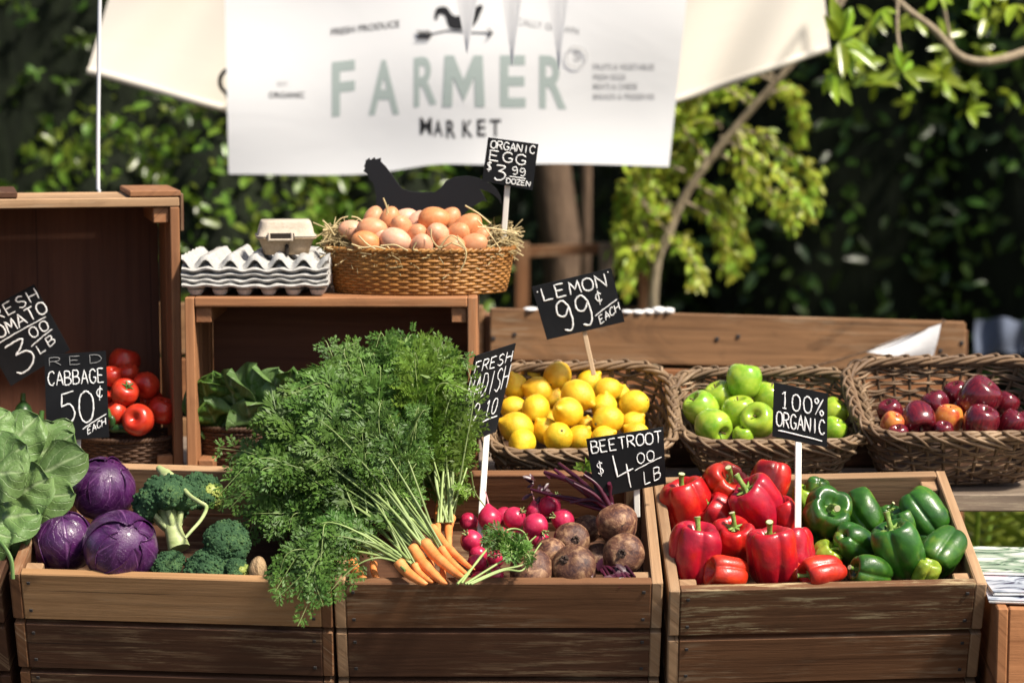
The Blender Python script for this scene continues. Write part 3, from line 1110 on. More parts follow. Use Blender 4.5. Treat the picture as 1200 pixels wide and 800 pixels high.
def canopy_fn(u, v):
    x = 103 + (972 - 103) * u
    sag = 83 + (57 - 83) * u + 90 * (1 - (2 * u - 1) ** 2) ** 1.2
    top = -150 + 70 * abs(2 * u - 1)
    lx = x + (1 - v) * (48 * (1 - u) - 14 * u)
    y = top + (sag - top) * v
    fold = .012 * math.sin(23 * u + 3.0 * v) * (0.4 + v * .6) * (.4 + abs(2 * u - 1)) + .02 * math.sin(41 * u + 5 * v)
    return P(lx, y, 6.45 + fold - .12 * v + (.015 * math.sin(3 * v)))


t = MB()
grid_sheet(t, canopy_fn, 110, 26, thick=.003)
# hem roll
hem = np.array([tuple(canopy_fn(u, 1.0)) for u in np.linspace(0, 1, 110)])
tube(t, hem, .012, 6)
cn = thing('canopy', 'cream canvas canopy sheet hanging behind the white banner', 'canopy', P(540, -150, 6.4))
t.build('sheet', CANVAS, cn)
hk = MB()
c = P(273, 96, 6.12)
tube(hk, [tuple(c + Vector((.036 * math.cos(a), 0, .036 * math.sin(a)))) for a in np.linspace(.6, 5.7, 22)], .0065, 6)
tube(hk, [tuple(c + Vector((-.036, 0, 0))), tuple(canopy_fn(.19, .97))], .003, 5)
hk.build('hook', BLACK, cn)
ty = MB()
for (u, tgt) in ((0.02, (-1.9, 7.6, 3.6)), (.98, (2.5, 7.6, 3.6)), (.35, (-.4, 7.6, 3.9)), (.65, (.9, 7.6, 3.9))):
    tube(ty, [tuple(canopy_fn(u, 0.02)), tgt], .005, 5)
ty.build('guy_rope', ROPE, cn)

BQ = [(262, -70), (812, -70), (784, 194), (268, 204)]


def ban_wave(px, py):
    u = (px - 265) / 535.0
    v = (py + 70) / 270.0
    return .022 * math.sin(5.2 * u + 1.6 * v) + .004 * math.sin(11 * u - 3.1 * v + 1) + .012 * math.sin(3.0 * u + 7 * v) * v + .03 * v


def ban_P(px, py, off=0.0):
    return P(px, py, 6.02 + ban_wave(px, py) - off)


def ban_fn(u, v):
    q = pull(u, v, [(a, b, 0) for a, b in BQ])
    wob = (5 * math.sin(6.0 * u + .6) * (1 if u > .3 else u / .3) - 5 * math.exp(-((u - .47) / .09) ** 2)) * v ** 6 if v > .5 else 0
    return ban_P(q.x, q.y + wob)


t = thing('market_banner', 'white cloth banner printed with sage green and black market lettering', 'banner', P(535, -70, 6.02))
mb = MB()
grid_sheet(mb, ban_fn, 200, 100, thick=.002)
mb.build('cloth', BANNER, t)
mb = MB()
tube(mb, [tuple(P(150, -92, 6.02)), tuple(ban_P(262, -70)), tuple(ban_P(540, -68)), tuple(ban_P(812, -70)), tuple(P(900, -95, 6.02))], .005, 6)
mb.build('rope', ROPE, t)
mb.n


from mathutils.geometry import tessellate_polygon


def text_mesh(s, bold=0.0):
    """Glyph outlines as triangles in a unit box."""
    cu = bpy.data.curves.new('lettering', 'FONT')
    cu.body = s
    cu.offset = bold
    cu.resolution_u = 5
    o = bpy.data.objects.new('lettering', cu)
    COL.objects.link(o)
    dg = bpy.context.evaluated_depsgraph_get()
    ev = o.evaluated_get(dg)
    me = ev.to_mesh()
    me.calc_loop_triangles()
    v = np.array([tuple(q.co) for q in me.vertices])
    f = np.array([list(q.vertices) for q in me.loop_triangles])
    ev.to_mesh_clear()
    bpy.data.objects.remove(o)
    bpy.data.curves.remove(cu)
    for _ in range(4):
        e = np.max([np.linalg.norm(v[f[:, a]] - v[f[:, b]], axis=1) for a, b in ((0, 1), (1, 2), (2, 0))], axis=0)
        big = e > .14
        if not big.any():
            break
        t3 = f[big]
        k = len(v)
        m = np.concatenate([(v[t3[:, a]] + v[t3[:, b]]) / 2 for a, b in ((0, 1), (1, 2), (2, 0))])
        q = np.arange(len(t3))
        i01, i12, i20 = k + q, k + len(t3) + q, k + 2 * len(t3) + q
        f = np.concatenate([f[~big], np.stack([t3[:, 0], i01, i20], 1), np.stack([i01, t3[:, 1], i12], 1), np.stack([i20, i12, t3[:, 2]], 1), np.stack([i01, i12, i20], 1)])
        v = np.concatenate([v, m])
    lo, hi = v[:, :2].min(0), v[:, :2].max(0)
    return (v[:, :2] - lo) / np.maximum(hi - lo, 1e-6), f


def print_text(mb, s, x0, x1, y0, y1, bold=0.0, skew=0.0, arc=0.0):
    q, f = text_mesh(s, bold)
    v = []
    for (a, b) in q:
        px = x0 + (x1 - x0) * a
        py = y1 + (y0 - y1) * b + skew * a + arc * (a - .5) ** 2
        v.append(tuple(ban_P(px, py, .0017)))
    mb.add(v, f, None, .5, 0, False)


def word(ink, s, *a, name='lettering'):
    mb = MB()
    print_text(mb, s, *a)
    mb.build(name, ink, t)


mb = MB()
for ch, x0, x1, y0, y1, sk in (('F', 389, 416, 73, 137, -3), ('A', 432, 468, 71, 135, -1), ('R', 485, 512, 68, 126, -4), ('M', 520, 567, 65, 125, 0), ('E', 586, 616, 65, 126, 0), ('R', 632, 664, 65, 127, 1)):
    if ch == 'M':
        op = [(0, 0), (0, 1), (.24, 1), (.5, .52), (.76, 1), (1, 1), (1, 0), (.77, 0), (.77, .58), (.5, .10), (.23, .58), (.23, 0)]
        op = [((op[i][0] * (4 - q) + op[(i + 1) % 12][0] * q) / 4, (op[i][1] * (4 - q) + op[(i + 1) % 12][1] * q) / 4) for i in range(12) for q in range(4)]
        tri_m = tessellate_polygon([[Vector((a, b, 0)) for a, b in op]])
        mb.add([tuple(ban_P(x0 + (x1 - x0) * (.5 + (a - .5) * (1.06 - .12 * b)), y1 + (y0 - y1) * b, .0022)) for a, b in op], np.array(tri_m), None, .5, 0, False)
        continue
    print_text(mb, ch, x0, x1, y0, y1, .024, sk)
mb.build('lettering', INK_G, t)
mb = MB()
for ch, x0, x1, y0, y1 in (('M', 492, 506, 138, 158), ('A', 508, 519, 141, 160), ('R', 523, 534, 141, 162), ('K', 542, 554, 141, 161), ('E', 559, 569, 140, 160), ('T', 574, 587, 140, 160)):
    print_text(mb, ch, x0, x1, y0, y1, .02)
mb.build('lettering', INK_K, t)
word(INK_K, 'FRESH PRODUCE', 388, 468, 34, 42, .012, -10)
word(INK_F, 'EST.', 325, 339, 96, 101, 0)
word(INK_K, 'ORGANIC', 315, 357, 108, 115, .012)
mb = MB()
# weather-vane emblem: hen and arrow
hen = [(510, 14), (512, 10), (517, 8), (524, 9), (528, 15), (533, 19), (540, 18), (548, 15), (556, 10), (562, 6), (566, 8), (563, 16), (559, 25), (552, 33), (543, 35), (534, 35), (527, 33), (524, 27), (522, 20), (518, 17), (514, 18), (512, 24), (509, 22)]
c = catmull([(a, b, 0) for a, b in hen], 3, True)
cen = c.mean(0)
vv = [tuple(ban_P(535, 25, .006))] + [tuple(ban_P(a, b, .002)) for a, b, _ in c]
from mathutils.geometry import tessellate_polygon
tri = tessellate_polygon([[Vector((a, b, 0)) for a, b, _ in c]])
mb.add([tuple(ban_P(a, b, .002)) for a, b, _ in c], np.array(tri), None, .5, 0, False)
mb.build('hen_emblem', INK_K, t)
mb = MB()
arr = [(489, 42), (510, 39), (524, 36), (548, 38), (577, 39)]
tube(mb, [tuple(ban_P(a, b, .002)) for a, b in arr], .0016, 4)
for x in (489, 493, 497, 501):
    for d in (-5, 5):
        tube(mb, [tuple(ban_P(x + 5, 41, .006)), tuple(ban_P(x, 41 + d, .006))], .0022, 4)
for d in (-5, 5):
    tube(mb, [tuple(ban_P(577, 39, .006)), tuple(ban_P(572, 39 + d, .006))], .002, 4)
mb.build('arrow_emblem', INK_K, t)
word(INK_F, 'LOCALLY GROWN', 593, 678, 19, 27, .008, 14)
word(INK_F, 'S', 672, 680, 59, 72, 0)
mb = MB()
tube(mb, [tuple(ban_P(676 + 12 * math.cos(a), 66 + 12 * math.sin(a), .006)) for a in np.linspace(0, 6.28, 30, endpoint=False)], .001, 4, closed=True)
mb.build('ring_emblem', INK_F, t)
for s, x1, y in (('FRUITS & VEGETABLES', 767, 75), ('FRESH EGGS', 733, 87), ('MEATS & CHEESE', 747, 98), ('BREADS & PRESERVES', 767, 110)):
    word(INK_F, s, 695, x1, y, y + 7, .006)

t = thing('bunting', 'white triangular pennants hanging on a string before the banner', 'bunting', P(590, -60, 5.2))
mb = MB()
bs = [(300, -120), (536, -48), (560, -46), (590, -44), (612, -45), (660, -60), (900, -130)]
tube(mb, catmull([P(a, b, 5.2) for a, b in bs], 5), .002, 5)
mb.build('string', ROPE, t)
for (x0, x1, xt, yt) in ((526, 568, 547, 63), (582, 618, 600, 78), (634, 672, 655, 82)):
    mb = MB()
    Y = 5.2
    grid_sheet(mb, lambda u, v: P(x0 + (xt - x0) * v + (x1 - x0) * (1 - v * .985) * u, -48 + (yt + 48) * v, Y + .002 * math.sin(3 * u + 2 * v)), 5, 12, thick=.001)
    mb.build('pennant', PENNANT, t)

mb = MB()
tube(mb, catmull([P(115, 222, 4.62), P(115, 150, 4.62), P(116, 60, 4.62), P(117, -20, 4.62), P(118, -150, 4.62)], 8), .0042, 8)
c = P(116, 222, 4.62)
tube(mb, [tuple(c), (c.x, 4.62, 1.3)], .004, 6)
tag(mb.build('hanging_rope', ROPE), 'thin white rope hanging straight down behind the tall tomato crate', 'rope')

# ------------------------------------------------------------------ pallets behind the stall
def pallet(px0, px1, ytop0, ytop1, Y, label):
    t = thing('wooden_pallet', label, 'pallet', (P((px0 + px1) / 2, 362, Y).x, Y, 0), 'pallets standing behind the table')
    a, b = P(px0, ytop0, Y), P(px1, ytop1, Y)
    ex = (b - a).normalized()
    ez = Vector((0, 0, 1))
    ey = ez.cross(ex) * 1
    L = (b - a).length
    z = 0.0
    i = 0
    h = .122
    drop = 0
    while drop < a.z - .02:
        hh = min(h, a.z - .012 - drop)
        p = MB()
        c = (a + b) / 2 - Vector((0, 0, drop + hh / 2))
        board(p, c, (L, .02, hh), (ex, ey, ez), .003, wob=.0012)
        p.build('slat', W_PALLET if i % 2 == 0 else W_ORANGE, t)
        drop += hh + (.022 if i else .010)
        i += 1
    n = 3
    for k in range(n):
        p = MB()
        c = a.lerp(b, (.03, .5, .97)[k]) + Vector((0, .062, -a.z / 2 - .01))
        board(p, c, (.09, .098, a.z - .02), (ex, ey, ez), .003)
        p.build('bearer', W_BROWN, t)
    p = MB()
    for k in range(3):
        for zz in range(5):
            for s in (-.025, .025):
                c = a.lerp(b, (.03, .5, .97)[k]) + Vector((s, -.0115, -.04 - .13 * zz - rnd.uniform(0, .03)))
                board(p, c, (.009, .003, .009), (ex, ey, ez), .002)
    p.build('nail', NAIL, t)
    return t


pallet(574, 1131, 361, 377, 5.2, 'rough brown wooden pallet standing on edge behind the fruit baskets')
pallet(-60, 566, 352, 358, 5.22, 'wooden pallet standing on edge behind the crates, mostly hidden')

mb = MB()
for (px, py, rx, ry) in ((622, 363, 9, 2), (640, 363, 10, 2), (735, 366, 7, 2), (748, 366, 9, 2), (760, 366, 8, 3), (772, 365, 9, 5), (783, 365, 8, 4), (655, 363, 10, 1.5), (690, 365, 14, 1.5), (715, 366, 14, 1.5), (672, 364, 12, 1.5)):
    c = P(px, py - 1, 5.21)
    s = 1 / ppm(c)
    v, f = ico(2)
    v = v * (1 + lump(v * 2, px, 1.5, .12))[:, None] * np.array([rx * s, .028, ry * s]) + np.array(tuple(c))
    mb.add(v, f)
tag(mb.build('rumpled_cloth', simple('white_rag', (.75, .73, .70), .9)), 'rumpled white cloth strip lying along the top edge of the pallet', 'cloth')

t = thing('pennant_flag', 'white triangular pennant tied across the end of the pallet', 'pennant', P(1100, 380, 5.12))
mb = MB()
q = [P(1102, 379, 5.12), P(1093, 422, 5.12), P(1013, 412, 5.1)]
grid_sheet(mb, lambda u, v: q[2].lerp(q[0].lerp(q[1], v), u) + Vector((0, .01 * math.sin(4 * u + 3 * v), 0)), 14, 8, thick=.001)
mb.build('flag', PENNANT, t)
mb = MB()
tube(mb, catmull([P(1104, 374, 5.14), P(1100, 380, 5.12), P(1013, 412, 5.1), P(965, 426, 5.1), P(900, 440, 5.12)], 4), .002, 5)
mb.build('string', BARK, t)


# ------------------------------------------------------------------ table, crates
class Frame:
    """A crate's or basket's own axes: o = middle of its front rim, ex right, ey back along the rim, ez out of the opening."""

    def __init__(self, o, tilt=0.0, roll=0.0, yaw=0.0, axes=None):
        self.o = Vector(o)
        if axes:
            self.ex, self.ey, self.ez = [Vector(a) for a in axes]
        else:
            m = Matrix.Rotation(math.radians(yaw), 3, 'Z') @ Matrix.Rotation(math.radians(roll), 3, 'Y') @ Matrix.Rotation(math.radians(tilt), 3, 'X')
            self.ex, self.ey, self.ez = m @ Vector((1, 0, 0)), m @ Vector((0, 1, 0)), m @ Vector((0, 0, 1))
        self.ax = (self.ex, self.ey, self.ez)

    def w(self, x, y, z):
        return self.o + self.ex * x + self.ey * y + self.ez * z

    def at(self, px, py, h=0.0):
        return on_plane(px, py, self.o + self.ez * h, self.ez)


def crate(fr, W, D, H, label, mats, floor=.125, battens=False, lower=True):
    """mats: front, sides, back, posts, floor"""
    t = thing('wooden_crate', label, 'crate', fr.w(0, D / 2, -H), 'wooden crates of the stall')
    th = .019
    hs = .097
    rows = [(0, hs), (hs + .010, hs + .010 + hs)]
    rows = [(a, min(b, H)) for a, b in rows if a < H - .02]
    if H - rows[-1][1] > .03:
        rows.append((rows[-1][1] + .010, H))

    def panel(name, mat_list, mk):
        mb = MB()
        for i, (a, b) in enumerate(rows):
            mk(mb, (a + b) / 2, b - a, i)
        mb.build(name, mat_list, t)

    mf = mats[0] if isinstance(mats[0], (list, tuple)) else [mats[0], mats[0]]

    def nails(mb, x, y, zc, hh, s):
        for q in (-.3, .3):
            board(mb, fr.w(x, y, -zc + q * hh), (.006, .002, .006), fr.ax, .0015, mat=2)

    def front(mb, zc, hh, i):
        board(mb, fr.w(0, th / 2, -zc), (W - 2 * th - .001, th, hh), fr.ax, .002, mat=min(i, 1), wob=.0006)
        for s in (-1, 1):
            nails(mb, s * (W / 2 - th - .014), -.0006, zc, hh, s)

    panel('front_panel', [mf[0], mf[1], NAIL], front)

    def back(mb, zc, hh, i):
        board(mb, fr.w(0, D - th / 2, -zc), (W - 2 * th - .001, th, hh), fr.ax, .002, wob=.0006)

    panel('back_panel', [mats[2]], back)
    for s in (-1, 1):
        panel('side_panel', [mats[1]], lambda mb, zc, hh, i: board(mb, fr.w(s * (W / 2 - th / 2), D / 2, -zc), (th, D, hh), fr.ax, .002, wob=.0006))
    for sx in (-1, 1):
        for sy in (0, 1):
            mb = MB()
            board(mb, fr.w(sx * (W / 2 - th - .0165), (th + .0165) if not sy else D - th - .0165, -H / 2 - .004), (.031, .031, H - .012), fr.ax, .002)
            mb.build('corner_post', mats[3], t)
    mb = MB()
    board(mb, fr.w(0, D / 2, -floor - .005), (W - 2 * th - .004, D - 2 * th - .004, .009), fr.ax, .001)
    mb.build('floor_panel', mats[4], t)
    return t


tb = thing('display_table', 'weathered wooden table under the baskets and upright crates', 'table', (0.0, 4.62, 0))
for i in range(5):
    pass
mb = MB()
for k, (y0, y1) in enumerate(((4.225, 4.40), (4.405, 4.58), (4.585, 4.76), (4.765, 4.95))):
    board(mb, (0.05, (y0 + y1) / 2, .978 - .0175), (2.9, y1 - y0, .035), None, .003)
mb.build('tabletop', W_GREY, tb)
for x in (-1.3, 1.4):
    for y in (4.30, 4.88):
        mb = MB()
        board(mb, (x, y, .471), (.06, .06, .942), None, .003)
        mb.build('leg', W_DARK, tb)
mb = MB()
board(mb, (0.05, 4.88, .88), (2.64, .025, .09), None, .002)
mb.build('apron', W_DARK, tb)
TT = .978

TILT = 22.0
CR, CD, CHh = .562, .378, .27
FL = Frame(P(199, 677, 3.80), TILT, 1.5, -1)
FM = Frame(P(584, 683, 3.80), TILT, 0.0, 0)
FR = Frame(P(971, 688, 3.80), TILT, -1.1, 1)
crate(FL, CR + .006, CD, CHh, 'tilted wooden crate of red cabbages and broccoli with a clean tan top board', [[W_TAN, W_DARK], W_BROWN, W_RIM, W_RIM, W_DARK])
crate(FM, CR + .016, CD, CHh, 'tilted wooden crate of carrots, radishes and beetroots with scuffed front boards', [[W_BROWN, W_DARK], W_RIM, W_BROWN, W_RIM, W_DARK])
crate(FR, CR - .003, CD, CHh, 'tilted wooden crate of red and green peppers with pale paint flecks', [[W_WORN, W_BROWN], W_RIM, W_RIM, W_RIM, W_DARK])
FX = Frame(P(201, 677, 3.80) + Vector((-.584, .02, .004)), TILT, 1.5, -1)
crate(FX, CR - .006, CD, CHh, 'dark wooden crate under the lettuces beside the cabbage crate', [[W_DARK, W_DARK], W_DARK, W_BROWN, W_BROWN, W_DARK])

# the sloping bench that carries the tilted crates
bn = thing('display_bench', 'sloping wooden bench that carries the tilted crates', 'bench', (-.1, 4.0, 0))
mb = MB()
c = FM.w(-.1, CD / 2, -CHh - .020)
board(mb, c, (2.5, CD - .04, .026), FM.ax, .002)
mb.build('seat', W_DARK, bn)
for x in (-1.25, .25, 1.05):
    for y in (.06, CD - .06):
        mb = MB()
        q = FM.w(x, y, -CHh - .036)
        board(mb, (q.x, q.y, q.z / 2 - .006), (.05, .05, q.z - .012), None, .002)
        mb.build('leg', W_DARK, bn)

# crate on its side with the lettuces; tall crate on its end with the tomatoes
YU = 4.30
a, b = P(217, 352, YU), P(560, 356, YU)
WM = (b - a).length
FE = Frame((P(388, 400, YU).x, YU, TT + .002), axes=((1, 0, 0), (0, 0, 1), (0, -1, 0)))
HM = a.z - TT + .004
crate(FE, WM, HM, .262, 'wooden crate lying on its side under the egg basket, dark inside', [W_RED, W_RED, W_RED, W_RED, W_PLY], floor=.25)
xr = P(213, 400, YU + .06).x
HT = P(100, 234, YU).z - TT
YA = math.radians(14)
FT = Frame((xr, YU + .06, TT + HT / 2 + .002), axes=((0, 0, 1), (-math.cos(YA), -math.sin(YA), 0), (math.sin(YA), -math.cos(YA), 0)))
DT = .412
tall = crate(FT, HT, DT, .27, 'tall wooden crate standing on end around the tomatoes', [W_RED, W_RIM, W_RED, W_RED, W_PLY], floor=.255)
mb = MB()
board(mb, FT.w(HT / 2 + .0075, .047, -.135), (.012, .10, .268), FT.ax, .002)
mb.build('batten', W_RED, tall)
mb = MB()
board(mb, FT.w(HT / 2 + .0075, DT - .05, -.135), (.012, .10, .268), FT.ax, .002)
mb.build('batten', W_DARK, tall)
mb = MB()
board(mb, FT.w(HT / 2 - .03, -.0045, -.022), (.075, .008, .04), FT.ax, .002)
mb.build('end_strip', W_DARK, tall)

# low wedge rail behind the baskets
for i, x in enumerate((.28, .70, 1.10)):
    pass
mb = MB()
board(mb, (.72, 4.55, TT + .053), (1.5, .05, .10), None, .003)
tag(mb.build('prop_rail', W_DARK), 'wooden rail that props the backs of the three willow baskets', 'rail')

# orange-brown crate and magazines at the right edge
t = thing('wooden_box', 'orange brown wooden box carrying the magazines beside the pepper crate', 'box', (1.13, 4.0, .4))
x0, y0, zt = P(1177, 712, 3.74).x, 3.74, P(1177, 712, 3.74).z
yaw = Matrix.Rotation(math.radians(-6), 3, 'Z')
bx = [yaw @ Vector(v) for v in ((1, 0, 0), (0, 1, 0), (0, 0, 1))]
BO = Vector((x0 - .012, y0, zt))


def bw(x, y, z):
    return BO + bx[0] * x + bx[1] * y + bx[2] * z


for i, (za, zb) in enumerate(((-.135, 0), (-.275, -.139), (-.415, -.279), (-.555, -.419), (-.695, -.559), (-zt + .002, -.699))):
    mb = MB()
    board(mb, bw(.23, .0095, (za + zb) / 2), (.42, .019, zb - za), bx, .0025)
    mb.build('front_panel', W_ORANGE, t)
    for s in (0, 1):
        mb = MB()
        board(mb, bw(.0095 + s * .441, .20, (za + zb) / 2), (.019, .40, zb - za - .001), bx, .0025)
        mb.build('side_panel', W_ORANGE, t)
mb = MB()
board(mb, bw(.23, .39, -zt / 2 + .001), (.42, .019, zt - .004), bx, .002)
mb.build('back_panel', W_ORANGE, t)
mb = MB()
board(mb, bw(.23, .20, -.012), (.42, .36, .012), bx, .001)
mb.build('lid_panel', W_ORANGE, t)


def magazine(o, ang, w_, l_, th_, cover, label, lift=0.0, seed=0):
    m = Matrix.Rotation(math.radians(ang), 3, 'Z')
    ex, ey = m @ Vector((1, 0, 0)), m @ Vector((0, 1, 0))
    t = thing('magazine', label, 'magazine', o, 'magazines on the orange box')
    pg = MB()
    for i in range(5):
        j = R.uniform(-.0015, .0015, 2)
        z = th_ * (i + .5) / 5
        board(pg, Vector(o) + ex * (w_ / 2 + j[0]) + ey * (l_ / 2 + j[1]) + Vector((0, 0, z)), (w_ - .002, l_ - .002, th_ / 5 * .94), (ex, ey, Vector((0, 0, 1))), .0003)
    pg.build('pages', PAPER, t)
    cv = MB()
    grid_sheet(cv, lambda u, v: Vector(o) + ex * (w_ * u) + ey * (l_ * v) + Vector((0, 0, th_ + .0006 + .006 * max(0, u - .6) ** 2 + .004 * max(0, .2 - v) * lift)), 10, 10, thick=.0006)
    cv.build('cover', cover, t)
    return t


mo = bw(-.012, .03, .001)
magazine(mo, -8, .21, .285, .006, COVER_B, 'magazine with a blue white photo cover, lowest of the pile', seed=1)
magazine(mo + Vector((.012, .02, .009)), -4, .21, .28, .005, COVER_B, 'magazine with a pink and white cover on top of the pile', seed=2, lift=2)
magazine(mo + Vector((.01, .155, .0165)), -7, .21, .225, .006, COVER_A, 'magazine with a pale green cover lying at the back of the pile', seed=3)


# ------------------------------------------------------------------ willow baskets
def rrect(W, D, rad, n):
    """Points and outward normals round a rectangle with rounded corners, evenly spaced."""
    segs = []
    c = [(W / 2 - rad, D / 2 - rad, 0), (-W / 2 + rad, D / 2 - rad, 90), (-W / 2 + rad, -D / 2 + rad, 180), (W / 2 - rad, -D / 2 + rad, 270)]
    for (cx, cy, a0) in c:
        for k in range(13):
            a = math.radians(a0 + 90 * k / 12)
            segs.append((cx + rad * math.cos(a), cy + rad * math.sin(a)))
    p = np.array(segs)
    q = np.concatenate([p, p[:1]])
    L = np.concatenate([[0], np.cumsum(np.linalg.norm(np.diff(q, axis=0), axis=1))])
    s = np.linspace(0, L[-1], n, endpoint=False)
    x, y = np.interp(s, L, q[:, 0]), np.interp(s, L, q[:, 1])
    pt = np.stack([x, y], 1)
    T = np.roll(pt, -1, 0) - np.roll(pt, 1, 0)
    T /= np.linalg.norm(T, axis=1, keepdims=True)
    return pt, np.stack([T[:, 1], -T[:, 0]], 1), L[-1]


def willow_basket(fr, W, D, H, bw_, bd_, label, seed, levels=10, WILLOW=WILLOW):
    """Coarse willow basket: rods woven round uprights, roped rim. fr: frame at the middle of the front rim, ez out of the opening."""
    rs = np.random.RandomState(seed)
    t = thing('willow_basket', label, 'basket', fr.w(0, D / 2, -H), 'grey willow fruit baskets')
    n = 176
    ns = 34
    mb = MB()

    def ring(zf):
        k = zf
        pt, nr, L = rrect(bw_ + (W - bw_) * k, bd_ + (D - bd_) * k, .05 + .03 * k, n)
        return pt, nr

    def w3(x, y, z):
        return fr.w(x, y + D / 2, z - H)

    ph = np.arange(n) * ns / n
    for lv in range(levels):
        for dbl in range(2):
            zf = (lv + .35 + .42 * dbl + rs.uniform(-.08, .08)) / levels
            pt, nr = ring(zf)
            wave = np.sin(math.pi * (ph + lv)) * .0036
            zz = zf * H + .0022 * np.sin(2 * math.pi * (ph + lv * .5) / 2 + dbl) + lump(np.stack([pt[:, 0], pt[:, 1], np.zeros(n)], 1) * 9, seed + lv * 2 + dbl, 2, .0042)
            off = wave + rs.normal(size=n) * .0003
            pts = [tuple(w3(pt[i, 0] + nr[i, 0] * off[i], pt[i, 1] + nr[i, 1] * off[i], zz[i])) for i in range(n)]
            k0 = rs.randint(n)
            rad = .0029 * (1 + .22 * np.sin(np.arange(n) * 2 * math.pi / n * 2 + rs.uniform(0, 6)) + rs.uniform(-.12, .12))
            pts = pts[k0:] + pts[:k0]
            tube(mb, pts, rad, 6, closed=True, tint=rs.uniform(.1, .9))
    mb.build('woven_wall', WILLOW, t)
    mb = MB()
    p0, n0 = ring(0)
    p1, n1 = ring(1.0)
    for k in range(ns):
        i = int((k + .5) * n / ns) % n
        tube(mb, [tuple(w3(p0[i, 0], p0[i, 1], 0)), tuple(w3((p0[i, 0] + p1[i, 0]) / 2, (p0[i, 1] + p1[i, 1]) / 2, H * .5)), tuple(w3(p1[i, 0], p1[i, 1], H))], .0036, 5, tint=rs.uniform(.05, .6))
    mb.build('upright', WILLOW, t)
    mb = MB()
    for s in range(4):
        pt, nr = ring(1.0)
        tw = np.arange(n) * 2 * math.pi * 8 / n + s * math.pi / 2
        ro = .0075
        pts = [tuple(w3(pt[i, 0] + nr[i, 0] * ro * math.cos(tw[i]), pt[i, 1] + nr[i, 1] * ro * math.cos(tw[i]), H + ro * .75 * math.sin(tw[i]))) for i in range(n)]
        tube(mb, pts, .0046, 6, closed=True, tint=rs.uniform(.35, 1))
    # border rods bent down over the rim, mostly at the corners
    for k in range(0, ns, 1):
        i = int((k + .5) * n / ns) % n
        j = (i + rs.randint(7, 16)) % n
        m_ = (i + 3) % n
        pts = [w3(p1[i, 0] - n1[i, 0] * .004, p1[i, 1] - n1[i, 1] * .004, H - .03), w3(p1[i, 0], p1[i, 1], H + .008), w3(p1[m_, 0] + n1[m_, 0] * .011, p1[m_, 1] + n1[m_, 1] * .011, H + .002), w3(p1[j, 0] + n1[j, 0] * .008, p1[j, 1] + n1[j, 1] * .008, H - .026)]
        tube(mb, catmull(pts, 4), .0036, 5, tint=rs.uniform(.3, 1))
    mb.build('rim', WILLOW, t)
    mb = MB()
    v = [tuple(w3(p0[i, 0], p0[i, 1], .004)) for i in range(0, n, 4)]
    mb.add(v + [tuple(Vector(q) - fr.ez * .006) for q in v], [list(range(len(v))), list(range(len(v), 2 * len(v)))[::-1]] + [[i, (i + 1) % len(v), (i + 1) % len(v) + len(v), i + len(v)] for i in range(len(v))], None, .3)
    mb.build('base', WICKER_D, t)
    return t


def basket_frame(pxl, pxr, pyf, Yf, tilt, roll=0, yaw=0):
    return Frame(P((pxl + pxr) / 2, pyf, Yf), tilt, roll, yaw)


TB = 27.0
BL = basket_frame(566, 796, 531, 4.20, TB, -1.0, 0)
willow_basket(BL, .372, .30, .125, .30, .23, 'grey willow basket heaped with lemons', 5)
BG = basket_frame(795, 1027, 520, 4.22, 24.0, -.4, 1)
willow_basket(BG, .378, .27, .115, .27, .20, 'grey willow basket half filled with green apples', 6)
BR_ = basket_frame(1013, 1260, 511, 4.21, 24.0, -.6, 2)
willow_basket(BR_, .405, .285, .135, .30, .21, 'brown willow basket of red apples at the table end', 7, WILLOW=WILLOW_B)


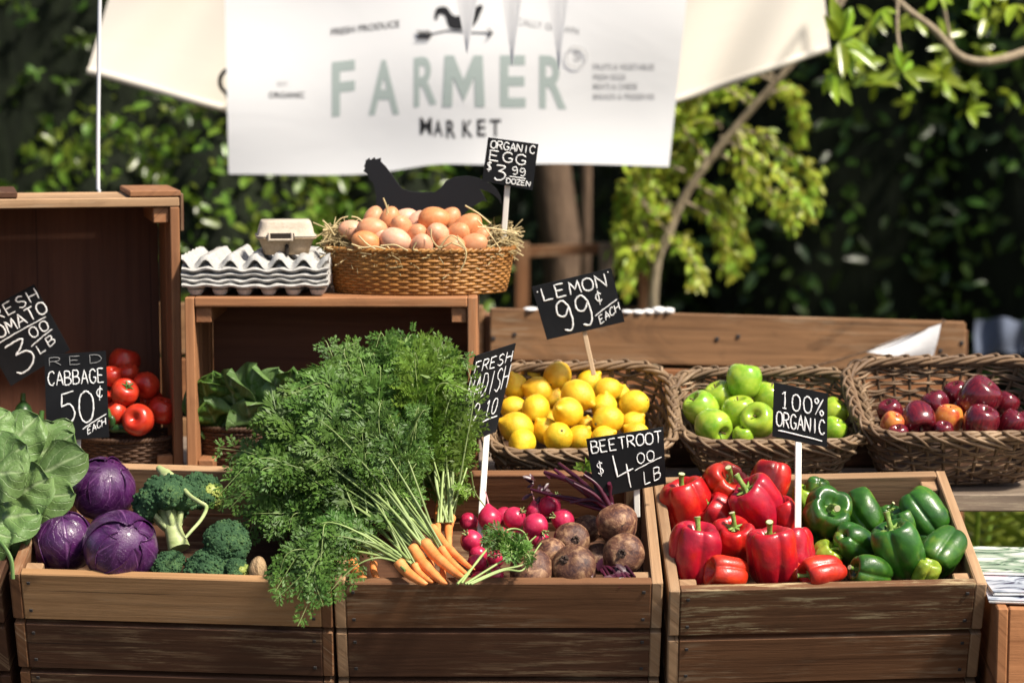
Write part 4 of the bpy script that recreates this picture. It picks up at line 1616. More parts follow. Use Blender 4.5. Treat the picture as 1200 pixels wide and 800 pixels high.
def round_basket(name, label, c, a, b, H, ab, bb, mat, rows, ns, rr, parts=('woven_wall', 'upright', 'rim', 'base'), group=None):
    """Fine oval basket; c = centre of its foot."""
    t = thing(name, label, 'basket', c, group)
    mb = MB()
    n = ns * 8
    th = np.linspace(0, 2 * math.pi, n, endpoint=False)
    for k in range(rows):
        f = (k + .5) / rows
        aa, b2 = ab + (a - ab) * f ** .8, bb + (b - bb) * f ** .8
        off = np.sin(th * ns / 2 + math.pi * k) * rr * .9
        z = H * f + np.sin(th * 3 + k) * .0004
        pts = np.stack([c[0] + (aa + off) * np.cos(th), c[1] + (b2 + off) * np.sin(th), c[2] + z], 1)
        tube(mb, pts, H / rows * .52, 6, closed=True, tint=rnd.uniform(.25, .75), flat=.6)
    mb.build(parts[0], mat, t)
    mb = MB()
    for k in range(ns):
        q = 2 * math.pi * (k + .5) / ns
        tube(mb, [(c[0] + (ab + (a - ab) * f ** .8) * math.cos(q), c[1] + (bb + (b - bb) * f ** .8) * math.sin(q), c[2] + H * f) for f in (0, .3, .6, 1)], rr * 1.1, 5, tint=.15)
    mb.build(parts[1], mat, t)
    mb = MB()
    m = 150
    th = np.linspace(0, 2 * math.pi, m, endpoint=False)
    for s in range(2):
        tw = th * 40 + s * math.pi
        pts = np.stack([c[0] + (a + .003 * np.cos(tw)) * np.cos(th), c[1] + (b + .003 * np.cos(tw)) * np.sin(th), c[2] + H + .003 * np.sin(tw)], 1)
        tube(mb, pts, .0036, 6, closed=True, tint=.45)
    mb.build(parts[2], mat, t)
    mb = MB()
    v, f = [], []
    th = np.linspace(0, 2 * math.pi, 40, endpoint=False)
    v = [(c[0] + ab * .99 * math.cos(q), c[1] + bb * .99 * math.sin(q), c[2] + .004) for q in th] + [(c[0] + ab * .99 * math.cos(q), c[1] + bb * .99 * math.sin(q), c[2] + .0005) for q in th]
    mb.add(v, [list(range(40)), list(range(40, 80))[::-1]] + [[i, (i + 1) % 40, (i + 1) % 40 + 40, i + 40] for i in range(40)], None, .4)
    mb.build(parts[3], mat, t)
    return t


ZE = TT + HM + .001 + .002
EC = P(493, 350, 4.43)
EC = Vector((EC.x, 4.43, ZE))
EH = P(493, 290, 4.43).z - ZE
round_basket('egg_basket', 'honey brown oval wicker basket of eggs on the crate', EC, .188, .106, EH, .170, .094, WICKER, 15, 56, .0016)

round_basket('tomato_basket', 'dark brown wicker basket holding the tomatoes', (P(150, 500, 4.42).x, 4.43, TT + .022), .10, .085, .062, .088, .075, WICKER_D, 11, 40, .0014)
round_basket('lettuce_basket', 'dark wicker basket under the dark lettuces inside the crate', (P(290, 500, 4.42).x, 4.43, TT + .023), .115, .09, .085, .10, .08, WICKER_D, 13, 40, .0014)


# ------------------------------------------------------------------ produce prototypes (unit size) and placing
def proto(name, mb, mats):
    return mb.mesh(name, mats)


def put(name, me, loc, rot, sc, label, cat, group, parts=()):
    """One thing sharing a prototype's mesh, with its parts."""
    o = bpy.data.objects.new(name, me)
    o.location = loc
    o.rotation_euler = rot
    o.scale = (sc, sc, sc) if np.ndim(sc) == 0 else sc
    COL.objects.link(o)
    tag(o, label, cat, group)
    for (pn, pm) in parts:
        c = bpy.data.objects.new(pn, pm)
        c.parent = o
        COL.objects.link(c)
    return o


def ell(mb, prof, seg, seed, amp=.02, fn=None, k=5):
    def f(TH, K, r, z):
        if fn:
            r, z = fn(TH, K, r, z)
        p = np.stack([r * np.cos(TH), r * np.sin(TH), z], -1).reshape(-1, 3)
        s = lump(p, seed, 1.6, amp).reshape(r.shape)
        return r * (1 + s), z * (1 + s)
    pp = catmull([(a, b, 0) for a, b in prof], k)[:, :2]
    pp[:, 0] = np.maximum(pp[:, 0], 0.0)
    lathe(mb, pp, seg, f)


LEM_P = [(0, 1.26), (.10, 1.24), (.19, 1.14), (.31, 1.0), (.58, .80), (.84, .44), (.94, 0), (.84, -.46), (.58, -.82), (.3, -1.01), (.15, -1.06), (0, -1.05)]
LEMS = []
for s in range(4):
    mb = MB()
    ell(mb, LEM_P, 28, s + 1, .035)
    LEMS.append(proto('lemon', mb, LEMON))
mb = MB()
lathe(mb, [(0, .06), (.07, .05), (.10, .0), (.10, -.06)], 10)
mb.mesh
v = None
SCARM = MB()
lathe(SCARM, [(0, -1.10), (.075, -1.09), (.095, -1.06), (.10, -1.02)], 10)
SCARM = SCARM.mesh('stem_end', [SCAR])

AP_P = [(0, .60), (.08, .63), (.2, .76), (.38, .90), (.58, .93), (.8, .80), (.96, .47), (1.0, .12), (.93, -.33), (.74, -.70), (.52, -.86), (.33, -.86), (.17, -.76), (0, -.70)]
GAP, RAP = [], []
for s in range(4):
    mb = MB()
    ell(mb, AP_P, 32, s + 11, .03, lambda TH, K, r, z: (r * (1 + .02 * np.cos(5 * TH) * (K > .6)), z))
    GAP.append(proto('green_apple', mb, GAPPLE))
    mb = MB()
    ell(mb, [(a, b * 1.06 - .04 * a) for a, b in AP_P], 32, s + 21, .035, lambda TH, K, r, z: (r * (1.06 - .16 * K) * (1 + .035 * np.cos(5 * TH) * K), z))
    RAP.append(mb)
RAPM = [proto('red_apple', m, RAPPLE) for m in RAP]
RAPO = proto('blush_apple', RAP[1], ORANGE_AP)
mb = MB()
tube(mb, catmull([(0, 0, .60), (.02, .01, .8), (.10, .03, 1.02)], 4), np.linspace(.035, .05, 9), 6)
ASTEM = mb.mesh('stem', [APPLE_STEM])

EGGS = []
for s in range(3):
    mb = MB()
    pr = []
    for k in range(17):
        a = math.pi * k / 16
        pr.append((math.sin(a) * (1 - .10 * math.cos(a)), math.cos(a) * 1.30))
    ell(mb, pr, 26, s + 31, .012, k=2)
    EGGS.append(proto('egg', mb, EGG))

TOM_P = [(0, .52), (.12, .56), (.3, .70), (.55, .78), (.82, .62), (.98, .28), (1.0, -.02), (.93, -.38), (.70, -.68), (.4, -.80), (.15, -.80), (0, -.78)]
TOMS = []
for s in range(3):
    mb = MB()
    ell(mb, TOM_P, 30, s + 41, .03, lambda TH, K, r, z: (r * (1 + .02 * np.cos(6 * TH) * (1 - K)), z))
    TOMS.append(proto('tomato', mb, TOMATO))
mb = MB()
for k in range(5):
    a = k * 1.2566
    d = np.array([math.cos(a), math.sin(a), 0])
    pts = [np.array([0, 0, .60]) + d * q + np.array([0, 0, h]) for q, h in ((0, 0), (.2, .13), (.42, .2), (.62, .12))]
    tube(mb, catmull(pts, 3), np.linspace(.09, .015, 10), 5, flat=1.2)
tube(mb, catmull([(0, 0, .58), (.03, 0, .8), (.16, .05, 1.05)], 3), .06, 6)
TCAL = mb.mesh('calyx', [CALYX])

# bell peppers: three or four lobes, sunken shoulders
PEP_P = [(0, .66), (.12, .67), (.26, .74), (.44, .90), (.64, .98), (.83, .90), (.95, .66), (1.0, .36), (.985, 0), (.93, -.36), (.84, -.66), (.68, -.90), (.48, -1.0), (.28, -.97), (.12, -.87), (0, -.82)]
PEPS = []
for s in range(5):
    rs = np.random.RandomState(100 + s)
    nl = (4, 3, 4, 3, 4)[s]
    el = (1.12, 1.25, 1.0, 1.35, 1.05)[s]
    of = rs.uniform(0, 6)
    am = rs.uniform(.85, 1.15, nl)

    def fn(TH, K, r, z, nl=nl, el=el, of=of, am=am, s=s):
        u = (TH + of) / (2 * math.pi) * nl
        lob = np.abs(np.sin(math.pi * u)) ** .55
        which = am[(np.floor(u).astype(int)) % nl]
        dep = .19 + .14 * np.clip(1 - K * 2.2, 0, 1) + .16 * np.clip(K * 1.7 - .75, 0, 1)
        r2 = r * (1 - dep + dep * lob) * (1 + (which - 1) * .5)
        end = np.clip(np.abs(K - .5) * 2 - .3, 0, 1)
        z2 = z * el * (1 - .17 * end * (1 - lob)) * (1 + (which - 1) * .5 * end)
        r2 = r2 * (1 - .10 * K) + .03 * np.sin(2 * TH + s) * r
        return r2, z2
    mb = MB()
    ell(mb, PEP_P, 72, s + 51, .085, fn, 4)
    PEPS.append((mb, el))
PEPR = [proto('red_pepper', m, PEPPER_R) for m, _ in PEPS]
PEPG = [proto('green_pepper', m, PEPPER_G) for m, _ in PEPS]
PEPY = [proto('green_pepper_pale', m, PEPPER_Y) for m, _ in PEPS]
PSTEM = []
for s in range(3):
    mb = MB()
    z0 = .70 * (1.12, 1.3, 1.0)[s]
    bend = (.10, -.16, .30)[s]
    c = catmull([(0, 0, z0 - .08), (0, .01, z0 + .12), (bend * .4, .03, z0 + .36), (bend * 1.2, .05, z0 + .60)], 4)
    tube(mb, c, np.interp(np.linspace(0, 1, len(c)), [0, .15, .5, .85, 1], [.26, .13, .095, .105, .14]), 9)
    e = c[-1]
    d = (c[-1] - c[-2]) / np.linalg.norm(c[-1] - c[-2])
    tube(mb, [e - d * .01, e + d * .015], [.13, .115], 9, mat=1)
    for k in range(5):
        a = k * 1.2566 + s
        q = np.array([math.cos(a), math.sin(a), 0])
        tube(mb, [q * .1 + np.array([0, 0, z0 - .03]), q * .26 + np.array([0, 0, z0 + .0]), q * .38 + np.array([0, 0, z0 + .06])], [.08, .06, .02], 5)
    PSTEM.append(mb.mesh('stem', [STEM_G, STEM_CUT]))

RADS = []
for s in range(3):
    mb = MB()
    ell(mb, [(0, .92), (.2, .93), (.5, .82), (.82, .5), (1, .02), (.92, -.42), (.66, -.80), (.36, -1.06), (.14, -1.28), (0, -1.38)], 24, s + 61, .05)
    RADS.append(proto('radish', mb, RADISH))
mb = MB()
tube(mb, catmull([(0, 0, -1.25), (.04, .02, -1.6), (-.06, .1, -2.1), (.1, .2, -2.7)], 4), np.linspace(.10, .02, 13), 6)
RTAIL = mb.mesh('root_tail', [RADTAIL])
mb = MB()
for k in range(5):
    a = k * 1.3
    tube(mb, catmull([(0.08 * math.cos(a), .08 * math.sin(a), .88), (.16 * math.cos(a), .16 * math.sin(a), 1.1), (.30 * math.cos(a), .30 * math.sin(a), 1.3 + .1 * math.sin(3 * k))], 3), np.linspace(.075, .05, 7), 5, tint=.2 * k)
RSTALK = mb.mesh('cut_stalk', [FSTALK])

BEETS = []
for s in range(3):
    mb = MB()
    ell(mb, [(0, .86), (.18, .90), (.34, .88), (.62, .80), (.88, .50), (1, .06), (.95, -.34), (.74, -.70), (.42, -.92), (.18, -1.03), (.06, -1.18), (0, -1.3)], 36, s + 71, .075)
    BEETS.append(proto('beetroot', mb, BEET))
mb = MB()
for k in range(6):
    a = k * 1.05
    tube(mb, [(.12 * math.cos(a), .12 * math.sin(a), .84), (.17 * math.cos(a), .17 * math.sin(a), .97 + .05 * math.sin(2 * k))], [.09, .07], 6, tint=.3)
BCROWN = mb.mesh('cut_crown', [simple('beet_crown', (.05, .03, .022), .9)])

# ------------------------------------------------------------------ lemons
def place(fr, px, py, h, rpx, wall=.019, k=.8, box=None):
    """The resting place of an item seen at (px, py): as near the rim plane as the front wall of its crate lets it lie."""
    for it in range(60):
        p = fr.at(px, py, h)
        r = rpx / ppm(p)
        y = (p - fr.o).dot(fr.ey)
        if y < wall + k * r and h > -.10:
            h -= .003
        elif box and y > box[1] - wall - .75 * r and h < .04:
            h += .004
        else:
            break
    if box:
        x = (p - fr.o).dot(fr.ex)
        lim = box[0] / 2 - wall - .92 * r
        p = p + fr.ex * (max(-lim, min(lim, x)) - x)
    return p


def rad_at(p, rpx):
    return rpx / ppm(p)


V = (0, .15, 1)
lem = [  # px, py, radius px, axis of its stem-scar end reversed (right, up, towards the viewer), height over the rim plane, scar seen, label
    (604, 453, 16, (-.3, 1, .3), -.012, 0, 'lemon touching the edge of the radish sign, upper of two'),
    (625, 440, 15.5, (.9, .5, .2), -.022, 0, 'lemon at the back, beside the topmost lemon with the dark scar'),
    (653, 440, 17.5, (.45, .5, -.8), .008, 1, 'topmost back lemon with a dark stem scar facing the viewer'),
    (690, 448, 15.5, (.75, .7, .25), -.02, 0, 'lemon with a blunt nipple right behind the lemon sign stick'),
    (712, 457, 16, (.9, .2, -.3), -.008, 0, 'round lemon just below the lemon sign stick, near the back wall'),
    (631, 458, 18, (-.8, .3, .3), -.012, 0, 'lemon in shadow beneath the topmost back lemon'),
    (677, 464, 20.5, (.6, -.3, .4), .012, 0, 'large lemon in the middle, resting behind the nipple-fronted lemon'),
    (729, 463, 11, (.2, 1, .2), -.03, 0, 'half hidden lemon behind the one next to the basket side'),
    (743, 474, 18, (-.75, -.35, -.5), -.01, 1, 'lemon lying alone against the side wall of the willow basket'),
    (628, 479, 17.5, (.2, .75, -.75), .006, 1, 'lemon with a scar at its lower side, beside the nipple-fronted lemon'),
    (665, 483, 19, (-.55, .30, .75), .024, 0, 'lemon whose pale nipple points straight out at the viewer'),
    (602, 479, 16, (-.9, .2, .1), -.02, 0, 'lemon partly hidden by the lower edge of the radish sign'),
    (648, 468, 14, (.3, .8, .3), -.03, 0, 'small sunlit lemon wedged under the large middle lemon'),
    (708, 477, 16.5, (.1, 1, .25), -.018, 0, 'lemon pointing its nipple straight up beside the large middle one'),
    (713, 492, 19, (.75, .15, -.6), .01, 1, 'broad lemon with a grey scar above the beetroot sign'),
    (605, 501, 20, (-.85, .35, .2), .002, 0, 'long lemon at the front corner by the radish sign stick'),
    (612, 518, 17, (.3, .4, -.85), .006, 1, 'lemon with a small scar low against the front rim'),
    (640, 505, 16.5, (-.5, .7, .2), -.012, 0, 'lemon between the front corner lemon and the front rim lemon'),
    (654, 512, 18.5, (-.2, -.5, -.8), .006, 1, 'front lemon with a scar on top, close to the woven rim'),
    (679, 513, 16, (.5, .6, .3), -.004, 0, 'plain lemon at the front rim just beside the beetroot sign'),
    (687, 499, 11.5, (.1, .9, .4), -.022, 0, 'small lemon in the gap below the nipple-fronted lemon'),
    (707, 513, 15, (.8, .5, .3), 0, 0, 'lemon peeping over the top edge of the beetroot sign'),
    (741, 496, 15, (.7, .6, .2), -.015, 0, 'lemon under the one that lies against the basket side'),
    (746, 508, 15, (-.8, .5, .1), -.006, 0, 'lemon mostly covered by the top corner of the beetroot sign'),
    (645, 492, 13, (.6, .6, .2), -.035, 0, 'deep lemon seen only through the gap left of the nipple lemon'),
    (735, 525, 15, (.6, .6, .2), -.01, 0, 'lemon fully behind the beetroot sign'),
]
for i, (px, py, r, ax, h, scar, lb) in enumerate(lem):
    p = place(BL, px, py, h - .008, r, .008)
    s = rad_at(p, r)
    put('lemon', LEMS[i % 4], p, orient(ax, i * 1.3), s, lb, 'lemon', 'lemons in the willow basket', [('stem_end', SCARM)] if scar else [])

gap = [
    (872, 447, 20.5, (.1, .95, -.1), .035, 'green apple on the very top of the heap'),
    (844, 466, 18, (-.4, .8, .2), -.004, 'green apple behind and beside the topmost one'),
    (823, 480, 20.5, (-.6, .7, .2), -.002, 'shaded green apple resting against the basket side wall'),
    (835, 499, 21, (.55, -.35, .75), .006, 'front green apple whose dimple faces down beside the rim'),
    (866, 485, 20, (-.1, .9, .1), .006, 'plain green apple directly below the topmost apple'),
    (889, 493, 20.5, (-.35, .5, .8), .014, 'green apple with its stem hollow facing the viewer by the sign'),
    (899, 467, 18, (.3, .9, .1), -.004, 'green apple half behind the top corner of the organic sign'),
    (893, 456, 13, (.2, .9, -.3), -.03, 'small slice of green apple behind the topmost one'),
    (975, 484, 17, (.6, .7, .2), -.01, 'green apple past the organic sign, upper of two by the wall'),
    (976, 505, 15.5, (.4, .9, .2), -.004, 'pale green apple past the organic sign, lower one by the rim'),
    (871, 512, 13, (0, 1, .2), -.006, 'green apple almost sunk behind the woven front rim'),
    (938, 486, 19, (.2, .9, .2), -.012, 'green apple behind the middle of the organic sign'),
    (925, 506, 17, (.2, .9, .3), -.006, 'green apple behind the foot of the organic sign'),
    (950, 508, 15, (-.3, .9, .3), -.006, 'green apple behind the lower corner of the organic sign'),
]
for i, (px, py, r, ax, h, lb) in enumerate(gap):
    p = place(BG, px, py, h - .012, r, .008)
    put('green_apple', GAP[i % 4], p, orient(ax, i * 2.1), rad_at(p, r) * 1.02, lb, 'apple', 'green apples in the willow basket', [('stem', ASTEM)])

rap = [
    (1146, 467, 24, (.5, .75, .3), .022, 0, 'large dark red apple on top of the heap, tallest of all'),
    (1121, 463, 15, (-.3, .9, .1), -.014, 0, 'crimson apple behind the large topmost apple'),
    (1076, 490, 20, (.15, -.55, .8), .012, 0, 'red apple with its blossom end facing the viewer'),
    (1097, 476, 17, (-.4, .9, -.1), -.012, 0, 'shiny red apple behind the one with its blossom end out'),
    (1044, 484, 15, (-.4, .8, .2), -.012, 0, 'dull red apple against the side wall of the basket'),
    (1046, 498, 14.5, (.3, .8, .3), 0, 1, 'pinkish pale red apple at the front beside the side wall'),
    (1111, 492, 17, (.1, .95, .1), -.004, 1, 'orange blushed apple in the middle of the red ones'),
    (1149, 497, 21, (.2, .9, .25), .012, 0, 'broad dark red apple under the large topmost one'),
    (1185, 497, 16, (.5, .8, .2), 0, 0, 'dark plum red apple at the front beside the broad dark one'),
    (1178, 475, 15, (.5, .8, .1), -.012, 0, 'dark plum red apple behind, in the shade of the top apple'),
    (1105, 506, 12, (0, .9, .3), .002, 0, 'red apple just showing over the rim below the orange one'),
    (1053, 511, 13, (-.2, .9, .3), .002, 0, 'red apple just showing over the rim by the basket corner'),
    (1127, 486, 15, (.2, .9, .2), -.02, 0, 'dark apple in the gap between orange one and broad one'),
    (1203, 498, 15, (.2, .9, .2), -.01, 0, 'red apple cut off by the picture edge'),
]
for i, (px, py, r, ax, h, orn, lb) in enumerate(rap):
    p = place(BR_, px, py, h - .012, r, .008)
    put('red_apple', RAPO if orn else RAPM[i % 4], p, orient(ax, i * 1.7), rad_at(p, r) * 1.02, lb, 'apple', 'red apples in the willow basket', [('stem', ASTEM)])

# ------------------------------------------------------------------ eggs in straw
eg = [
    (412, 270, 11.5, (-1, .25, .2), 4.39, 'egg nearest the egg trays, behind a paler one'),
    (436, 269, 13.5, (1, .05, .15), 4.36, 'pale brown egg lying flat beside the straw tuft'),
    (438, 256, 11, (.3, 1, -.2), 4.43, 'light egg behind the pale flat egg'),
    (457, 258, 12, (.25, 1, .1), 4.40, 'brown egg standing upright under the thin straw tip'),
    (470, 266, 12.5, (-.2, .6, .8), 4.365, 'brown egg end-on just under the upright egg'),
    (475, 256, 11, (.9, .4, -.1), 4.44, 'egg behind the end-on egg, before the rooster'),
    (489, 260, 11, (.6, .7, 0), 4.43, 'small part of an egg behind the top long egg'),
    (509, 257, 14, (1, .05, .1), 4.39, 'deep brown long egg lying on top of the heap'),
    (526, 258, 12.5, (.6, .7, .1), 4.42, 'egg behind the end of the long top egg'),
    (548, 266, 14, (.7, .6, .2), 4.385, 'big pale egg beside the straw under the egg sign'),
    (489, 275, 12, (.2, .5, .85), 4.36, 'dark brown egg end-on in the middle of the heap'),
    (513, 275, 13, (-.3, .5, .8), 4.355, 'brown egg end-on beneath the long top egg'),
    (537, 274, 12.5, (.5, .5, .7), 4.365, 'egg under the big pale egg with straw across it'),
    (429, 284, 13, (-.9, .35, .2), 4.34, 'egg at the front rim with straw lying over it'),
    (464, 282, 14, (.95, -.25, .2), 4.34, 'long tan egg slanting down behind the front rim'),
    (448, 278, 12, (-.6, .5, .5), 4.36, 'egg peeping from behind the slanting tan egg'),
    (494, 288, 13, (.2, .6, .75), 4.335, 'egg half below the rim in the middle of the basket'),
    (528, 289, 13, (.9, .2, .3), 4.335, 'egg under the straw loops at the front rim'),
    (555, 287, 13, (.8, .4, .4), 4.345, 'pale pinkish egg at the front rim near the sign stick'),
    (563, 278, 10, (.6, .7, .3), 4.38, 'light egg sunk in straw below the egg sign'),
]
for i, (px, py, r, ax, Y, lb) in enumerate(eg):
    p = P(px, py, Y + .018)
    put('egg', EGGS[i % 3], p, orient(ax, i), rad_at(p, r) * 1.06, lb, 'egg', 'eggs in the straw basket')

st = MB()
rs = np.random.RandomState(5)


def straw_bit(c, ln, d, wd=.0013, tint=None):
    d = np.array(d, float)
    d /= np.linalg.norm(d)
    b = rs.normal(size=3) * .28
    pts = [np.array(c) - d * ln / 2, np.array(c) + b * ln * .3, np.array(c) + d * ln / 2 + np.array([0, 0, -abs(b[2]) * ln * .2])]
    tube(st, catmull(pts, 4), wd, 4, flat=.35, tint=rs.random() if tint is None else tint, caps=False)


for k in range(1400):
    a = rs.uniform(0, 2 * math.pi) if k % 3 else rs.choice([0, math.pi]) + rs.normal() * .35
    f = rs.uniform(.80, 1.02) if rs.random() < .75 else rs.uniform(.1, .8)
    x, y = EC.x + .182 * f * math.cos(a), EC.y + .100 * f * math.sin(a)
    side = abs(math.cos(a)) ** 3
    z = EC.z + EH - .012 + rs.uniform(-.012, .012) + side * rs.uniform(0, .048) * (f > .78)
    if math.sin(a) < -.35 and f > .8:
        z = EC.z + EH - rs.uniform(.004, .016) - (f - .8) * .02
        if f > .93:
            continue
    if math.sin(a) > .2:
        z += rs.uniform(0, .02)
    straw_bit((x, y, z), rs.uniform(.035, .10), (-math.sin(a) + rs.normal() * .6, math.cos(a) + rs.normal() * .5, rs.normal() * .35))
for (x0, y0, x1, y1, Y) in ((545, 241, 575, 262, 4.36), (449, 232, 455, 250, 4.38), (455, 240, 453, 252, 4.38), (412, 254, 425, 260, 4.37), (378, 258, 392, 276, 4.36), (560, 266, 608, 275, 4.36), (595, 270, 608, 276, 4.38), (586, 292, 560, 258, 4.37)):
    a, b = P(x0, y0, Y), P(x1, y1, Y)
    tube(st, catmull([a, a.lerp(b, .5) + Vector((0, 0, .003)), b], 4), .0016, 4, flat=.5, tint=.9)
for q in (((505, 268), (506, 280), (515, 290), (530, 284)), ((530, 285), (545, 292), (545, 305), (539, 318)), ((515, 290), (528, 276), (540, 284), (546, 292)), ((446, 288), (462, 287), (470, 290), (478, 294)), ((412, 286), (425, 290), (440, 289), (452, 292)),
          ((488, 284), (484, 292), (490, 294)), ((420, 276), (430, 286), (440, 292)), ((536, 276), (538, 284), (545, 290))):
    tube(st, catmull([P(a, b, 4.318) for a, b in q], 4), .0016, 4, flat=.5, tint=.8)
tag(st.build('straw', STRAW), 'dry yellow straw packed round the eggs', 'straw', kind='stuff')

# ------------------------------------------------------------------ egg trays, egg carton, rooster
TX0, TX1 = P(213, 345, 4.31).x, P(385, 345, 4.31).x
TW, TD = TX1 - TX0, .25
tray_lb = ('white pulp egg tray at the bottom of the stack, cups showing as feet', 'white pulp egg tray second from the bottom of the stack', 'white pulp egg tray in the middle of the stack', 'white pulp egg tray just below the top one of the stack', 'white pulp egg tray on top, its peaks in full view')
for k in range(5):
    cx, cy = 6, 5
    jx, jy, ja = rnd.uniform(-.002, .002), rnd.uniform(-.002, .002), rnd.uniform(-.006, .006)

    def tr_fn(u, v):
        x, y = u * TW, v * TD
        a, b = math.cos(2 * math.pi * u * cx), math.cos(2 * math.pi * v * cy)
        h = (a + b) / 2
        h = max(-.62, min(.86, h * 1.15))
        if v < .045 and k < 4:
            h = h * .15 - .1
        ed = max(0, 1 - min(u, 1 - u) * 26) if 0 else 0
        z = .0175 + .019 * h * (1 + .22 * math.sin(7.3 * x / TW * 6.28 + k) * math.sin(5.1 * v * 6.28 + 2 * k)) + .0012 * math.sin(61 * u + 3 * k) * math.sin(47 * v)
        if v <= 0.0001:
            z = .013 + (.011 if k == 4 else .0014 + .0008 * (k % 2)) * a
        zz = ZE + .0055 + k * .0105 + z + .0012 * math.sin(9 * u + k * 2) * (1 if v < .1 else .4)
        return Vector((TX0 + x + jx + ja * y, 4.312 + y + jy - ja * x, zz))
    mb = MB()
    grid_sheet(mb, tr_fn, 6 * 10 + 1, 5 * 10 + 1, thick=.0022 if k == 4 else .0050, tint=.5)
    if k == 0:
        # the cups' feet under the bottom tray
        for i in range(cx):
            for j in range(cy):
                x, y = TX0 + (i + .5) * TW / cx, 4.312 + (j + .5) * TD / cy
                lathe(mb, [(.0165, ZE + .012), (.013, ZE + .004), (.010, ZE + .0005), (0, ZE + .0005)], 14, M=Matrix.Translation((x, y, 0)))
    tag(mb.build('egg_tray', PULP_W, None, (TX0 + TW / 2, 4.44, ZE)), tray_lb[k], 'egg tray', 'stacked pulp egg trays')

cc = P(335, 297, 4.40)
t = thing('egg_carton', 'small tan pulp egg carton with open slots on the tray stack', 'egg carton', cc)
ya = Matrix.Rotation(math.radians(9), 3, 'Z')


def loft(mb, rings, lobes=0, mat=0, cap0=True, cap1=True):
    """rings: (z, width, depth, corner); rounded boxes stacked up."""
    n = 96
    V_ = []
    for (z, w_, d_, r_) in rings:
        pt, nr, _ = rrect(w_, d_, r_, n)
        if lobes:
            dep = lobes * (1 - z / .035)
            s = np.abs(np.sin(np.pi * (pt[:, 0] / w_ + .5) * 2)) ** .5 * (np.abs(nr[:, 1]) > .7) + np.abs(np.sin(np.pi * (pt[:, 1] / d_ + .5) * 3)) ** .5 * (np.abs(nr[:, 0]) > .7) + ((np.abs(nr[:, 1]) <= .7) & (np.abs(nr[:, 0]) <= .7)) * .5
            pt = pt - nr * (dep * (1 - s))[:, None]
        for q in pt:
            v = ya @ Vector((q[0], q[1], z))
            V_.append(tuple(cc + v))
    m = len(rings)
    f = [[i * n + j, i * n + (j + 1) % n, (i + 1) * n + (j + 1) % n, (i + 1) * n + j] for i in range(m - 1) for j in range(n)]
    if cap0:
        f.append(list(range(n))[::-1])
    if cap1:
        f.append([(m - 1) * n + j for j in range(n)])
    mb.add(V_, f, None, .5, mat, True)


CW, CDp = .112, .098
mb = MB()
loft(mb, [(.0, CW * .78, CDp * .78, .014), (.012, CW * .84, CDp * .84, .015), (.030, CW * .95, CDp * .95, .016), (.032, CW + .006, CDp + .006, .016), (.0345, CW + .006, CDp + .006, .016)], lobes=.012, cap1=True)
mb.build('tray_half', PULP_T, t)
mb = MB()
loft(mb, [(.0355, CW + .007, CDp + .007, .016), (.0385, CW + .007, CDp + .007, .016), (.039, CW * .99, CDp * .99, .018), (.055, CW * .93, CDp * .92, .018), (.064, CW * .88, CDp * .86, .018), (.067, CW * .85, CDp * .83, .018)])
mb.build('lid', PULP_L, t)
mb = MB()
bxa = [ya @ Vector(q) for q in ((1, 0, 0), (0, 1, 0), (0, 0, 1))]
board(mb, cc + ya @ Vector((-.012, -CDp / 2 - .0035, .0370)), (.052, .004, .014), bxa, .002)
board(mb, cc + ya @ Vector((.0, -CDp / 2 + .0075, .010)), (.007, .012, .022), bxa, .002)
mb.build('shade_strip', SLOT_SHADE, t)  # solid dark strips stand for the shade of the open slots
mb = MB()
for x in (-.036, .009):
    board(mb, cc + ya @ Vector((x, -CDp / 2 - .0045, .037)), (.005, .007, .018), bxa, .002)
board(mb, cc + ya @ Vector((-.0135, -CDp / 2 - .0055, .031)), (.047, .006, .004), bxa, .0015)
mb.build('latch', PULP_L, t)

ro = [(275, 150), (283, 147), (290, 140), (296, 150), (300, 148), (315, 137), (321, 148), (328, 145), (346, 140), (345, 158), (366, 178), (395, 215), (420, 255), (445, 285), (480, 297), (540, 303), (600, 300), (625, 280), (650, 250), (690, 230), (740, 224), (790, 231), (830, 245), (862, 262), (890, 290), (907, 322), (912, 362), (896, 332), (870, 310), (840, 296), (808, 288), (826, 312), (842, 348), (826, 340), (806, 352), (770, 372), (740, 400), (722, 428), (700, 470), (690, 620), (560, 620), (470, 620), (340, 620), (330, 470), (325, 380), (322, 320), (316, 280), (308, 256), (296, 246), (286, 232), (283, 214), (262, 203), (271, 190), (266, 180), (272, 165)]
ro = [(360 + a / 4, 150 + b / 4) for a, b in ro]
YR = 4.553
Z0 = ZE
tri = tessellate_polygon([[Vector((a, b, 0)) for a, b in ro]])
f3 = []
for (a, b) in ro:
    q = P(a, b, YR)
    f3.append(Vector((q.x, YR, max(q.z, Z0 + .001))))
mb = MB()
n = len(f3)
mb.add([tuple(q) for q in f3], np.array(tri), None, .5, 0, False)
mb.add([tuple(q + Vector((0, .005, 0))) for q in f3], np.array(tri)[:, ::-1], None, .5, 0, False)
q = np.arange(n)
mb.add([tuple(a) for a in f3] + [tuple(a + Vector((0, .005, 0))) for a in f3], np.stack([q, (q + 1) % n, (q + 1) % n + n, q + n], -1), None, .5, 0, False)
t = thing('rooster_cutout', 'flat black rooster silhouette standing behind the egg basket', 'cutout', (P(480, 300, YR).x, YR, Z0))
mb.build('silhouette', BLACK, t)
mb = MB()
board(mb, (P(487, 300, YR).x, YR + .009, Z0 + .012), (.10, .008, .022), None, .001)
mb.build('foot', BLACK, t)


